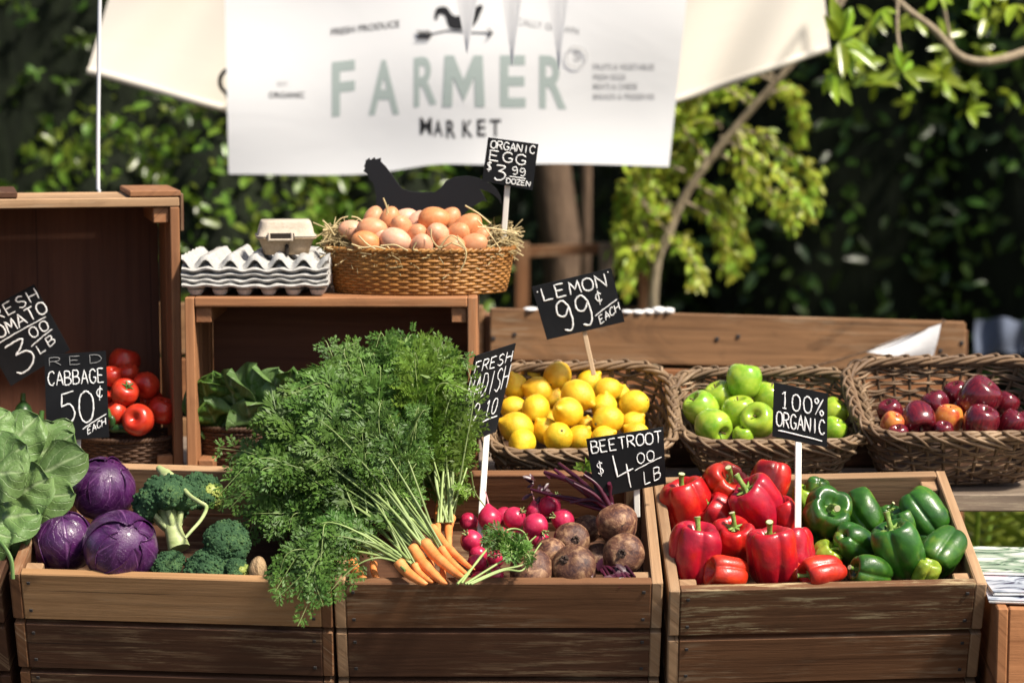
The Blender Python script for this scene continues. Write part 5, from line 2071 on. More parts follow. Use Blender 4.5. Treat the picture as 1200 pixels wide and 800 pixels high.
# ------------------------------------------------------------------ peppers
red = [  # px, py, radius px, stem axis, height over rim, shape, stem (-1 none), label
    (805, 594, 25, (-.25, .95, .12), 0, 0, 0, 'tall red pepper against the crate side with a thick upright stem'),
    (846, 572, 24, (.35, .62, .65), -.01, 2, 2, 'red pepper at the back whose sunken top and curved stem face the viewer'),
    (899, 570, 23, (.3, .9, -.3), -.03, 0, -1, 'red pepper mostly hidden behind the large glossy one'),
    (889, 595, 27, (-.55, .78, .25), .028, 4, 1, 'large red pepper with a broad white gleam, leaning above the rest'),
    (851, 608, 21, (-.75, .6, .15), -.012, 1, 0, 'dark red pepper with its stem pointing up and sideways in the middle'),
    (921, 613, 18, (-.25, .95, .1), 0, 3, 0, 'wrinkled pale gleaming red pepper against the white sign stick'),
    (858, 637, 23, (.02, .9, .42), .002, 2, 1, 'orange red pepper with a short dark stem on its two lobed top'),
    (809, 648, 26, (.10, .98, .1), .02, 0, 0, 'purplish red pepper at the front corner with a hooked stem'),
    (853, 671, 19, (-.93, .2, .3), .012, 4, -1, 'red pepper lying on its side along the front board'),
    (903, 652, 27, (-.08, .97, .15), .028, 4, 0, 'biggest front red pepper with a pale cut stem on top'),
    (932, 647, 22, (-.2, .92, -.2), .002, 2, -1, 'red pepper squeezed behind the biggest front pepper'),
    (964, 670, 19, (-.93, -.1, .35), .02, 0, 0, 'red pepper lying in front of the green ones, stem pointing to the reds'),
    (926, 673, 12, (.3, .8, .2), -.002, 2, -1, 'small piece of red pepper low between the front peppers'),
]
for i, (px, py, r, ax, h, sh, stm, lb) in enumerate(red):
    p = place(FR, px, py, h - .016, r, box=(CR - .003, CD))
    put('red_pepper', PEPR[sh], p, orient(ax, i * 1.9 + .4), rad_at(p, r) * 1.2, lb, 'pepper', 'red peppers in the crate', [('stem', PSTEM[[0, 1, 2][stm]])] if stm >= 0 else [])
grn = [
    (943, 589, 16, (.2, .9, .2), -.02, 2, -1, 1, 'yellowish green pepper at the back beside the white sign stick'),
    (957, 578, 14, (.1, .9, .1), -.035, 0, -1, 0, 'small dark green pepper at the back behind the yellowish one'),
    (967, 606, 27, (.15, .62, .72), .012, 2, 2, 0, 'green pepper with deep lobes and a curled stem facing the viewer'),
    (1012, 602, 21, (-.3, .6, -.5), -.004, 0, -1, 0, 'light shiny green pepper behind the one at the crate centre'),
    (1043, 607, 12, (0, .9, .3), -.035, 2, 1, 0, 'small dark green pepper with a pale stem end at the back'),
    (1082, 601, 24, (.55, -.75, .3), .008, 4, 0, 0, 'dark green pepper lying at the back corner, stem downwards'),
    (1061, 619, 18, (-.3, .9, 0), -.014, 0, -1, 0, 'green pepper half behind the large ribbed front one'),
    (1003, 638, 22, (.55, -.5, -.5), .004, 0, -1, 0, 'smooth green pepper beside the large ribbed front one'),
    (1053, 645, 27, (-.35, .92, .15), .030, 0, 1, 0, 'large front green pepper with long ribs and white streak highlights'),
    (1104, 645, 25, (-.55, -.5, .65), .008, 4, 0, 0, 'round green pepper with a deep crease next to the crate side'),
    (965, 653, 15, (.55, .65, .25), -.012, 2, 2, 1, 'small yellow green pepper with a long bent stem above the lying red one'),
    (1021, 671, 19, (-.9, .25, .3), .008, 0, 0, 0, 'green pepper lying flat along the front board'),
    (1084, 673, 15, (.3, .85, .2), .002, 2, -1, 1, 'pale green pepper low at the front under the creased one'),
    (943, 640, 17, (.3, .8, .2), -.045, 0, -1, 0, 'dark green pepper deep in shadow behind the white sign stick'),
    (985, 655, 17, (.3, .8, .2), -.045, 4, -1, 0, 'dark green pepper deep below the smooth one'),
    (1036, 640, 17, (.2, .8, .3), -.04, 2, -1, 0, 'dark green pepper wedged behind the smooth and the ribbed ones'),
    (1098, 622, 18, (-.2, .9, .1), -.03, 4, -1, 0, 'green pepper between the corner one and the creased one'),
    (985, 622, 17, (.2, .9, .2), -.035, 0, -1, 0, 'green pepper under the deep lobed one, mostly in shadow'),
    (1085, 640, 17, (.1, .9, .2), -.045, 4, -1, 0, 'dark green pepper deep between the ribbed and the creased one'),
]
for i, (px, py, r, ax, h, sh, stm, pale, lb) in enumerate(grn):
    p = place(FR, px, py, h - .016, r, box=(CR - .003, CD))
    put('green_pepper', (PEPY if pale else PEPG)[sh], p, orient(ax, i * 2.3), rad_at(p, r) * 1.18, lb, 'pepper', 'green peppers in the crate', [('stem', PSTEM[[0, 1, 2][stm]])] if stm >= 0 else [])

# ------------------------------------------------------------------ radishes, beetroots
rads = [
    (549, 611, 11, (-.3, .8, .3), -.03, 0, 'dark radish in shadow beside the upright carrots'),
    (552, 633, 13.5, (-.4, .7, .6), .004, 1, 'round bright radish just under the foot of the white stick'),
    (574, 608, 14, (.1, -.9, .2), -.004, 2, 'tall pear shaped radish behind the white stick'),
    (603, 606, 13.5, (.6, .6, .5), -.004, 1, 'red radish with a tuft of cut stalks on its side'),
    (628, 616, 15.5, (.55, -.3, .7), .012, 1, 'large pink radish in the middle under a pale stalk'),
    (645, 592, 13.5, (.5, .8, .1), -.006, 1, 'deep red radish at the top of the pile near the purple stalks'),
    (659, 609, 13.5, (-.7, .4, .5), .004, 1, 'radish touching the dark beetroots with a root running over it'),
    (559, 660, 12, (.3, .8, .4), .004, 0, 'radish beside the carrot tips, upper of three under the stalks'),
    (560, 649, 11, (-.3, .9, .2), -.012, 0, 'half hidden radish under the front frond stalks'),
    (581, 654, 10.5, (.6, .5, .5), .002, 0, 'small radish under the feathery sprig'),
    (578, 673, 12.5, (-.3, .4, .8), .016, 1, 'front radish resting on the front board'),
    (633, 632, 11, (.8, .1, .4), -.01, 2, 'flat lying radish with its root end showing, below the large pink one'),
    (587, 626, 10, (.2, .9, .2), -.022, 0, 'radish deep behind the feathery sprig'),
    (627, 600, 11, (.1, -.95, .2), -.022, 2, 'radish standing on its head with its root up in the air'),
    (562, 679, 11, (.3, .5, .6), -.004, 0, 'radish almost hidden by the front board beside the carrots'),
    (590, 604, 11, (.3, .8, .2), -.03, 0, 'dark radish in the gap behind the tufted one'),
    (606, 632, 11, (.3, .8, .2), -.03, 0, 'dark radish below the tufted one, deep in the pile'),
]
for i, (px, py, r, ax, h, tl, lb) in enumerate(rads):
    p = place(FM, px, py, h - .014, r, box=(CR, CD))
    put('radish', RADS[i % 3], p, orient(ax, i * 1.1), rad_at(p, r), lb, 'radish', 'radishes in the middle crate', ([('cut_stalk', RSTALK)] if tl == 1 else []) + ([('root_tail', RTAIL)] if tl == 2 else []))
beets = [
    (731, 649, 24.5, (-.15, .25, .95), .008, 'round brown beetroot with a dark scarred crown beside the crate wall'),
    (670, 634, 21.5, (.2, .3, .9), -.006, 'dark purple beetroot with a black crack in the middle'),
    (689, 619, 16, (-.2, .7, .3), -.03, 'dim beetroot behind the cracked one, under the purple stalks'),
    (646, 649, 19, (.4, -.2, .8), -.002, 'brown beetroot behind the two front ones'),
    (673, 665, 26, (-.5, .55, .65), .022, 'large scabby light brown beetroot at the front board'),
    (624, 671, 26.5, (-.1, .75, .65), .022, 'smooth dusty beetroot at the front with a dark vertical stripe'),
    (700, 655, 18, (.2, .6, .4), -.045, 'beetroot deep in the dark gap between front and side ones'),
]
for i, (px, py, r, ax, h, lb) in enumerate(beets):
    p = place(FM, px, py, h - .014, r, box=(CR, CD))
    put('beetroot', BEETS[i % 3], p, orient(ax, i * 1.4), rad_at(p, r) * 1.02, lb, 'beetroot', 'beetroots in the middle crate', [('cut_crown', BCROWN)] if i in (0, 1, 4, 5) else [])

p1 = FM.at(723, 613, .008)
t = put('beetroot', BEETS[1], p1, orient((-.35, .75, .1)), rad_at(p1, 24.5), 'topmost tan beetroot still carrying its purple stalks', 'beetroot', 'beetroots in the middle crate')


def adopt(c, o):
    """Make C, built in the place's own coordinates, a part of the turned and scaled thing O."""
    c.parent = o
    c.matrix_parent_inverse = Matrix.LocRotScale(o.location, o.rotation_euler, o.scale).inverted()


mb = MB()
for i, (x, y, yy, r) in enumerate(((638, 553, 4.06, 4.2), (655, 543, 4.08, 4), (662, 560, 4.02, 3.6), (678, 546, 4.07, 3.8), (692, 548, 4.05, 3.6), (700, 552, 4.0, 4.2), (714, 566, 3.98, 4.4), (646, 580, 4.04, 3.4), (622, 573, 4.07, 3), (668, 589, 4.0, 3), (706, 560, 4.02, 3.6), (650, 550, 4.1, 3.6), (684, 556, 3.99, 3.4), (672, 566, 3.98, 3.2))):
    c0 = P(714 + (i % 5) * 1.6, 597 + (i % 3) * 2, 3.985 + .008 * (i % 4))
    e = P(x, y, yy)
    md = c0.lerp(e, .5) + Vector((0, 0, .012 - .006 * (i % 3)))
    c = catmull([c0, md, e], 6)
    tube(mb, c, np.linspace(r * .95, r * .55, len(c)) / 620.0, 7, flat=1.15, tint=rnd.random())
for i in range(22):
    q = P(rnd.uniform(618, 650), rnd.uniform(560, 585), 4.08)
    leaves(mb, np.array([tuple(q)]), rdir(1) + np.array([[-.6, -.3, .1]]), np.array([[.2, -.8, .6]]), rnd.uniform(.012, .026), .4, tint=np.array([rnd.random() * .3]))
adopt(mb.build('stalks', BEETSTALK), t)
mb = MB()
for (x, y) in ((687, 549), (692, 553), (683, 552)):
    q = P(x, y, 4.03)
    leaves(mb, np.repeat(np.array([tuple(q)]), 4, 0), rdir(4) + np.array([[0, -.3, .8]]), rdir(4), .022, .4)
adopt(mb.build('leaf', FROND_Y), t)

mb = MB()
for i in range(9):
    a, b = FM.at(690 + i * 4, 664 + rnd.uniform(-4, 8), -.02), FM.at(708 + i * 4.5, 676 + rnd.uniform(-5, 4), -.006)
    c = catmull([a, a.lerp(b, .5) + Vector((0, 0, .008)), b], 5)
    tube(mb, c, np.linspace(.004, .0025, len(c)), 6, tint=rnd.random())
for i in range(16):
    q = FM.at(rnd.uniform(694, 742), rnd.uniform(664, 680), -.004)
    leaves(mb, np.array([tuple(q)]), rdir(1) * [1, .6, .5], np.array([[0, -.6, .8]]), rnd.uniform(.02, .035), .5, tint=np.array([rnd.random() * .5]))
tag(mb.build('beet_greens', BEETSTALK, None, FM.at(712, 670, 0)), 'limp purple beet leaves lying under the round side beetroot', 'beet tops')

# ------------------------------------------------------------------ carrots and their feathery tops
def diamonds(mb, pos, d, nrm, ln, wr, tint, mat):
    n = len(pos)
    d = d / np.maximum(np.linalg.norm(d, axis=1, keepdims=True), 1e-9)
    s = np.cross(d, nrm)
    s /= np.maximum(np.linalg.norm(s, axis=1, keepdims=True), 1e-9)
    ln = np.broadcast_to(np.asarray(ln, float), (n,))[:, None]
    m = pos + d * ln * .55
    v = np.stack([pos, m + s * ln * wr * .5, pos + d * ln, m - s * ln * wr * .5], 1).reshape(-1, 3)
    f = (np.arange(n) * 4)[:, None] + np.array([[0, 1, 2, 3]])
    mb.add(v, f, None, np.repeat(np.broadcast_to(np.asarray(tint, float), (n,)), 4), mat, False)


frs = np.random.RandomState(23)


def frond(mb, ctrl, wd=.05, s0=.4, npair=9, r0=.0022, tint=None, leafmat=1, dens=1.0):
    """One carrot leaf: a pale stalk along the curve through CTRL, twice-divided feathery blades beyond s0."""
    c = catmull(ctrl, 8)
    n = len(c)
    t0 = frs.random() if tint is None else tint
    tube(mb, c, np.linspace(r0, .0006, n), 5, tint=t0, caps=False)
    L = np.concatenate([[0], np.cumsum(np.linalg.norm(np.diff(c, axis=0), axis=1))])
    tot = L[-1]
    L /= tot
    T = np.gradient(c, axis=0)
    T /= np.linalg.norm(T, axis=1, keepdims=True)
    ref = np.array([.15, -.75, .6]) + frs.normal(size=3) * .45
    pos, dr, nr, ln, tt, ax = [], [], [], [], [], []
    for k in range(npair):
        tq = (k + .3) / npair
        s = s0 + (1 - s0) * tq
        p = np.array([np.interp(s, L, c[:, q]) for q in range(3)])
        i = min(int(np.searchsorted(L, s)), n - 1)
        Tt = T[i]
        B = np.cross(Tt, ref)
        B /= np.linalg.norm(B)
        N = np.cross(B, Tt)
        env = wd * (tq + .22) ** .5 * (1.04 - tq) ** .65 * 1.25
        for sd in (-1, 1):
            a = math.radians(frs.uniform(40, 68))
            d = Tt * math.cos(a) + B * sd * math.sin(a) + N * frs.uniform(-.35, .35)
            d /= np.linalg.norm(d)
            Lk = env * frs.uniform(.75, 1.15)
            ax.append((p, d, N, Lk))
            m = max(3, int(Lk / .0088 * dens))
            q = (np.arange(m) + .7) / m
            B2 = np.cross(d, N)
            droop = -np.array([0, 0, 1.0]) * (q ** 2 * Lk * .22)[:, None]
            base = p + d * (q * Lk)[:, None] + droop
            lp = np.maximum(.47 * Lk * (1.08 - q * .72), .0085)
            for s2 in (-1, 1):
                for an in (14, 38, 64):
                    aa = math.radians(an)
                    dd = d * math.cos(aa) + B2 * s2 * math.sin(aa) + frs.normal(size=(m, 3)) * .16
                    pos.append(base + (d * math.cos(math.radians(50)) + B2 * s2 * math.sin(math.radians(50))) * (lp * (.30 if an != 38 else .06))[:, None])
                    dr.append(dd)
                    nr.append(np.tile(N, (m, 1)) + frs.normal(size=(m, 3)) * .3)
                    ln.append(lp * (.8 if an != 38 else 1.2))
                    tt.append(np.full(m, np.clip(t0 * .75 + frs.uniform(-.15, .15) + .42 * (tq - .35), 0, 1)))
    diamonds(mb, np.concatenate(pos), np.concatenate(dr), np.concatenate(nr), np.concatenate(ln), .34, np.concatenate(tt), leafmat)
    A = np.array([a[0] for a in ax])
    diamonds(mb, A, np.array([a[1] for a in ax]), np.array([a[2] for a in ax]), np.array([a[3] for a in ax]), .035, t0, leafmat)


def fan(mb, crown, ends, mid_lift, wd=.05, s0=.45, leafmat=1, npair=9, r0=.0024):
    """Leaves from one crown; ends: (px, py, Y)."""
    for (x, y, Y) in ends:
        e = P(x, y, Y)
        c = Vector(crown)
        j = Vector(frs.normal(size=3) * .004)
        m1 = c.lerp(e, .36) + Vector((0, -.012, mid_lift)) + j * 2
        m2 = c.lerp(e, .72) + Vector((0, -.010, mid_lift * 1.15)) + j * 3
        frond(mb, [c + j * .6, m1, m2, e], wd, s0, npair, r0, None, leafmat)


def carrot(c_px, t_px, w_, hc, ht, label, ends, lift=.01, leafm=None, s0=.45, wd=.05, bend=.004):
    a, b = FM.at(*c_px, hc), FM.at(*t_px, ht)
    t = thing('carrot', label, 'carrot', a, 'carrots in the middle crate')
    mb = MB()
    r = w_ * .5 / ppm(a)
    d = (b - a)
    sd = d.cross(Vector((0, -1, .4))).normalized() * bend
    pts = [a - d * .015, a, a + d * .05 + sd * .2, a + d * .35 + sd, a + d * .7 + sd * .7, a + d * .95, a + d * 1.05 - sd]
    c = catmull(pts, 6)
    k = np.linspace(0, 1, len(c))
    rad = np.interp(k, [0, .10, .2, .32, .55, .8, .93, 1], [.45, .82, 1.0, 1.02, .86, .58, .32, .08]) * r
    rad *= 1 + .05 * np.sin(k * 46) * frs.uniform(.3, 1) + frs.normal(size=len(k)) * .012
    tube(mb, c, rad, 14)
    mb.build('root', CARROT, t)
    if ends:
        mb = MB()
        dn = d.normalized()
        fan(mb, a - dn * .004, ends, lift, wd, s0)
        mb.build('greens', [FSTALK, leafm or FROND], t)
    return t


def E(cx, cy, rx, ry, n, Y0, Y1):
    """n leaf-tip places over an ellipse of the picture, at distances Y0..Y1."""
    out = []
    for i in range(n):
        a = i * 2.39996 + frs.uniform(-.2, .2)
        q = math.sqrt((i + .5) / n)
        out.append((cx + rx * q * math.cos(a), cy + ry * q * math.sin(a), frs.uniform(Y0, Y1)))
    return out


carrot((484, 642), (520, 683), 15, .022, .012, 'thick front carrot, second crown from the feathery stalks of the lowest one', E(325, 535, 50, 40, 6, 3.99, 4.07), .02)
carrot((498, 636), (541, 676), 14.5, .030, .026, 'long front carrot with a broad crown pointing to the radishes', E(345, 505, 55, 40, 7, 4.01, 4.10), .02)
carrot((518, 643), (547, 673), 10.5, .022, .024, 'slim carrot lying between the long one and the thin upper one', E(380, 490, 50, 40, 6, 4.02, 4.12), .02)
carrot((507, 618), (552, 666), 10.5, .026, .028, 'thin long carrot, the uppermost of the fanned ones', E(400, 480, 50, 40, 6, 4.03, 4.12), .02)
carrot((468, 659), (498, 684), 14, .028, .016, 'stubby light orange carrot whose tops hang over the crate edge', [(352, 640, 3.82), (365, 660, 3.78), (340, 662, 3.80), (372, 632, 3.86), (330, 648, 3.84), (380, 700, 3.765), (350, 690, 3.775), (392, 650, 3.80)], .035, s0=.42, wd=.042)
carrot((486, 662), (506, 682), 10, .014, .006, 'small carrot half under the stubby light orange one', [(400, 640, 3.88), (420, 600, 3.92), (390, 610, 3.92), (372, 600, 3.95)], .02, s0=.5)
carrot((503, 655), (513, 681), 10, .0, .002, 'dark carrot glimpsed beneath the thick front carrot', [], bend=.002)
carrot((520, 664), (521, 684), 9, .006, .002, 'reddish carrot tip between the front carrots and radishes', [], bend=.002)
carrot((517, 586), (514, 626), 10, -.006, -.010, 'upright carrot at the back with tops standing straight up', E(505, 465, 50, 40, 9, 4.08, 4.18), .01, FROND_Y, s0=.3)
carrot((529, 606), (527, 642), 11, -.012, -.02, 'shaded upright carrot beside the radishes at the back', E(525, 450, 34, 40, 7, 4.08, 4.18), .01, FROND_Y, s0=.3)
carrot((412, 657), (432, 684), 13, -.006, -.006, 'shaded carrot by the corner post with tops in the dark', [(360, 560, 4.0), (385, 540, 4.02), (345, 590, 3.98)], .02)
carrot((438, 660), (446, 684), 9, -.004, -.004, 'narrow carrot standing in the dark under the stalks', [(400, 560, 4.0), (430, 540, 4.02)], .02)


def tops(label, base, ends, lift, leafm, s0=.3, wd=.05):
    b = P(*base)
    t = thing('carrot_greens', label, 'carrot tops', b, 'bunches of feathery carrot tops')
    mb = MB()
    for (x, y, Y) in ends:
        e = P(x, y, Y)
        back = b - e
        ln = min(back.length * .8, frs.uniform(.11, .17))
        a = e + back.normalized() * ln + Vector((frs.normal() * .018, .012 + frs.normal() * .012, frs.normal() * .018))
        j = Vector(frs.normal(size=3) * .012)
        up = Vector((0, -.012, lift + frs.uniform(-.004, .022)))
        tip = e + Vector((frs.normal() * .02, -.01, -frs.uniform(0, .03)))
        frond(mb, [a, a.lerp(e, .4) + up + j, a.lerp(e, .8) + up * .9 + j, tip], wd * frs.uniform(.85, 1.2), .08 if s0 < .4 else .2, 9, .0011, min(.5, frs.random()))
    mb.build('leaf', [FSTALK, leafm], t)
    return t


tops('big bunch of deep green carrot tops spreading over the lettuce side of the crate', (430, 585, 3.99), E(345, 528, 70, 56, 46, 4.0, 4.15), .02, FROND, s0=.30, wd=.068)
tops('thick middle bunch of carrot tops rising in front of the dark crate', (455, 570, 4.02), E(415, 458, 72, 46, 44, 4.03, 4.20), .02, FROND, s0=.30, wd=.068)
tops('sunny yellow green bunch of carrot tops against the radish sign', (500, 590, 4.06), E(498, 465, 54, 66, 52, 4.04, 4.20), .015, FROND_Y, s0=.30, wd=.064)
tops('high sprays of carrot tops sticking up beside the crate ceiling', (460, 520, 4.12), E(465, 412, 90, 22, 26, 4.1, 4.22), .01, FROND, s0=.25, wd=.05)
tops('shaded carrot tops hanging over the broccoli', (390, 590, 3.98), E(312, 590, 48, 42, 18, 3.93, 4.03), .02, FROND, s0=.32, wd=.05)
tops('soft carrot tops filling the hollow above the front carrots', (462, 628, 3.93), E(440, 545, 60, 34, 26, 3.94, 4.02) + E(465, 500, 50, 38, 20, 3.97, 4.06), .012, FROND, s0=.35, wd=.042)
tops('fringe of carrot tops drooping outside over the front boards', (410, 640, 3.84), [(362, 702, 3.755), (355, 694, 3.76), (370, 690, 3.765), (342, 690, 3.77), (335, 668, 3.79), (325, 660, 3.81), (385, 675, 3.77), (347, 655, 3.80), (366, 712, 3.752), (338, 690, 3.76)], .03, FROND, s0=.30, wd=.036)

t = thing('carrot_stalks', 'sheaf of long pale bare carrot stalks arching over the crate', 'carrot stalks', P(500, 640, 3.92))
mb = MB()
for i in range(22):
    a = FM.at(468 + rnd.uniform(-4, 40), 655 - rnd.uniform(0, 38), .022)
    e = P(rnd.uniform(365, 430), rnd.uniform(525, 585), rnd.uniform(3.97, 4.03))
    m = a.lerp(e, .5) + Vector((rnd.uniform(-.012, .012), -.015, rnd.uniform(.0, .035)))
    c = catmull([a, m, e], 7)
    tube(mb, c, np.linspace(rnd.uniform(.002, .0034), .0014, len(c)), 6, tint=rnd.random())
for i in range(10):
    a = FM.at(517 + rnd.uniform(-6, 14), 612, -.004)
    e = P(rnd.uniform(490, 530), rnd.uniform(500, 540), rnd.uniform(4.06, 4.10))
    c = catmull([a, a.lerp(e, .5) + Vector((rnd.uniform(-.01, .01), -.01, 0)), e], 6)
    tube(mb, c, np.linspace(.0030, .0016, len(c)), 6, tint=rnd.random())
for q in (((470, 655), (440, 640), (400, 632), (372, 640)), ((470, 658), (440, 650), (405, 645), (380, 655)), ((475, 668), (450, 645), (430, 640), (390, 640)), ((478, 655), (445, 622), (410, 610), (370, 612))):
    c = catmull([FM.at(x, y, .03) for x, y in q], 6)
    tube(mb, c, np.linspace(.0028, .0018, len(c)), 6, tint=rnd.random())
mb.build('stalk', FSTALK, t)

t = thing('carrot_sprig', 'curled green sprig with pale stalks lying on the radishes', 'sprig', FM.at(600, 640, .04))
mb = MB()
for q in (((541, 683), (565, 650), (592, 622), (612, 622), (622, 640)), ((545, 684), (580, 662), (608, 645), (628, 628)), ((548, 684), (585, 668), (615, 660), (634, 636)), ((536, 684), (556, 662), (574, 640), (590, 628)), ((552, 684), (590, 668), (612, 668), (622, 650))):
    c = catmull([FM.at(x, y, .042) for x, y in q], 6)
    tube(mb, c, np.linspace(.0022, .0013, len(c)), 6, tint=.55 + .4 * rnd.random())
for k in range(12):
    x, y = 598 + rnd.uniform(-16, 16), 640 + rnd.uniform(-12, 12)
    a = FM.at(x + 6, y + 8, .036)
    e = FM.at(x + rnd.uniform(-26, 26), y + rnd.uniform(-22, 20), .052)
    frond(mb, [a, a.lerp(e, .4) + Vector((0, 0, .012)), a.lerp(e, .75) + Vector((0, 0, .012)), e], .026, .1, 6, .0012)
mb.build('leaf', [FSTALK, FROND], t)
mb = MB()
c = catmull([P(552, 553, 4.0), P(556, 575, 4.02), P(566, 590, 4.03), P(574, 598, 4.03)], 5)
tube(mb, c, .0014, 5, tint=.2)
c = catmull([P(547, 548, 4.05), P(538, 575, 4.02), P(526, 606, 3.99)], 5)
tube(mb, c, .0018, 5, tint=.9)
frond(mb, [P(556, 570, 4.02), P(548, 575, 4.01), P(540, 572, 4.0), P(532, 568, 4.0)], .012, .1, 5, .001)
tag(mb.build('loose_stalk', [FSTALK, FROND_Y], None, P(545, 570, 4.02)), 'loose stalk and thin red root against the back board above the radishes', 'stalk')

# ------------------------------------------------------------------ red cabbages, broccoli
def cabbage(px, py, r, h, axis, seed, label):
    p = place(FL, px, py, h, r, box=(CR, CD))
    s = rad_at(p, r)
    rs = np.random.RandomState(seed)
    t = thing('red_cabbage', label, 'cabbage', p, 'red cabbages in the crate')
    q = orient(axis).to_quaternion()
    M = Matrix.Translation(p) @ q.to_matrix().to_4x4() @ Matrix.Scale(s, 4)
    mb = MB()
    v, f = ico(3)
    v = v * .95 * (1 + lump(v, seed, 1.4, .03))[:, None]
    mb.add([tuple(M @ Vector(a)) for a in v], f, v[:, :2], .3)
    mb.build('heart', CABBAGE, t)
    mb = MB()
    for k in range(7):
        a0 = k * 2.4 + rs.uniform(-.3, .3)
        wid = rs.uniform(.95, 1.25)
        off = .965 + .011 * k
        tilt = rs.uniform(-.25, .25)

        def lf(u, v, a0=a0, wid=wid, off=off, k=k, tilt=tilt):
            ph = math.pi * (.97 - .86 * v)                      # from the stalk end over the top
            w_ = wid * math.sin(math.pi * min(1, (v * .78 + .2))) ** .7
            th = a0 + (u - .5) * 2 * w_ * (1.0 + .25 * math.sin(ph)) + tilt * v
            edge = max(0, abs(u - .5) * 2 - .72) / .28
            tip = max(0, v - .86) / .14
            rr = off + .035 * edge * math.sin(9 * v + k) * (v > .1) + .04 * (edge ** 2) * (1 - .5 * v) + .03 * tip * math.sin(7 * u + k)
            rr += .012 * math.sin(14 * u + 3 * k) * math.sin(6 * v)
            return M @ Vector((rr * math.sin(ph) * math.cos(th), rr * math.sin(ph) * math.sin(th), rr * 0.96 * math.cos(ph)))
        grid_sheet(mb, lf, 25, 22, thick=.0012)
    mb.build('outer_leaf', CABBAGE, t)
    mb = MB()
    tube(mb, [tuple(M @ Vector((0, 0, -1.0))), tuple(M @ Vector((.02, 0, -1.12)))], [.2 * s, .17 * s], 12)
    mb.build('stalk', CABB_EDGE, t)


cabbage(120, 573, 37.5, .018, (.35, .75, .45), 3, 'upper red cabbage behind, glossy and leaning on the lettuce')
cabbage(141, 641, 42.5, .016, (.45, .5, .85), 4, 'front red cabbage with a pale torn nick near the broccoli')
cabbage(65, 634, 35, -.012, (-.1, .95, .1), 8, 'shaded red cabbage in the crate corner below the lettuce')
mb = MB()
q = FL.at(139, 668, .052)
for dx, dz, ln in ((0, 0, .016), (.004, .004, .018), (-.003, .008, .012)):
    pass


def broccoli(px, py, r, h, axis, seed, label, stem=True, pale=False):
    p = place(FL, px, py, h, r, box=(CR, CD))
    s = rad_at(p, r)
    rs = np.random.RandomState(seed)
    t = thing('broccoli', label, 'broccoli', p, 'broccoli heads in the crate')
    M = Matrix.Translation(p) @ orient(axis).to_quaternion().to_matrix().to_4x4() @ Matrix.Scale(s, 4)
    v1, f1 = ico(2)
    mb, yb = MB(), MB()
    heads = []
    for k in range(15):
        a, q = k * 2.39996, math.sqrt((k + .4) / 15)
        ph = q * 1.5
        heads.append((np.array([math.sin(ph) * math.cos(a), math.sin(ph) * math.sin(a), math.cos(ph) * .85 - .1]) * .62, rs.uniform(.36, .5)))
    for i, (c, rr) in enumerate(heads):
        v = v1 * rr * (1 + lump(v1 * 2.5, seed + i, 2, .09))[:, None] + c
        tgt = yb if pale and i in (2, 5, 10) else mb
        tgt.add([tuple(M @ Vector(a)) for a in v], f1, None, rs.random())
        m = 80
        d = rs.normal(size=(m, 3))
        d /= np.linalg.norm(d, axis=1, keepdims=True)
        d = d[(d @ (c / np.linalg.norm(c) + np.array([0, 0, .3]))) > -.1]
        w0, wf = ico(1)
        for e in d:
            cc_ = c + e * rr * .97
            bud = w0 * rr * rs.uniform(.10, .17) + cc_
            tgt.add([tuple(M @ Vector(a)) for a in bud], wf, None, rs.random())
    mb.build('florets', BROC, t)
    if yb.n:
        yb.build('pale_floret', BROC_Y, t)
    if stem:
        mb = MB()
        tube(mb, [tuple(M @ Vector(a)) for a in ((0, 0, -.1), (.02, 0, -.55), (.05, .02, -.95), (.08, .02, -1.45))], [s * .3, s * .27, s * .27, s * .34], 12)
        for k in range(6):
            a = k * 1.05
            tube(mb, catmull([M @ Vector((.05, .02, -.95)), M @ Vector((.32 * math.cos(a), .32 * math.sin(a), -.55)), M @ Vector((.55 * math.cos(a), .55 * math.sin(a), -.05))], 4), np.linspace(.12, .08, 9) * s, 7)
        mb.build('stalk', BSTEM, t)


broccoli(194, 592, 39, .024, (-.36, .80, -.42), 5, 'large broccoli crown with its thick pale stalk pointing down at the viewer', True)
broccoli(236, 578, 27, .002, (.5, .7, .3), 6, 'broccoli behind with yellow green florets and a pale curled leaf', False, True)
broccoli(266, 637, 29, .006, (.3, .75, .6), 7, 'dark broccoli head beside the hanging carrot tops', False)
broccoli(246, 672, 33, .012, (-.1, .85, .6), 9, 'flat green broccoli head showing at the front board', False)
broccoli(196, 664, 22, -.03, (-.2, .9, .3), 10, 'dim broccoli deep beside the front cabbage', False)
broccoli(277, 668, 15, .004, (.5, .7, .4), 12, 'small light green broccoli floret near the tan root', False, True)

# pale cut stalk and leaf bits lying on the broccoli
mb = MB()
a, b = FL.at(194, 556, .05), FL.at(214, 570, .056)
tube(mb, catmull([a, a.lerp(b, .5), b], 4), np.linspace(.012, .009, 9), 10)
tube(mb, catmull([FL.at(186, 548, .05), a], 4), np.linspace(.006, .011, 5), 8)
tube(mb, catmull([FL.at(211, 567, .06), FL.at(222, 580, .066), FL.at(234, 588, .068), FL.at(242, 594, .064), FL.at(236, 608, .06), FL.at(224, 622, .056), FL.at(217, 630, .05)], 6), np.linspace(.0045, .0028, 37), 7)
tag(mb.build('broccoli_stalk', BSTEM, None, a), 'thick pale cut stalk with thin side stems lying across the broccoli', 'stalk')


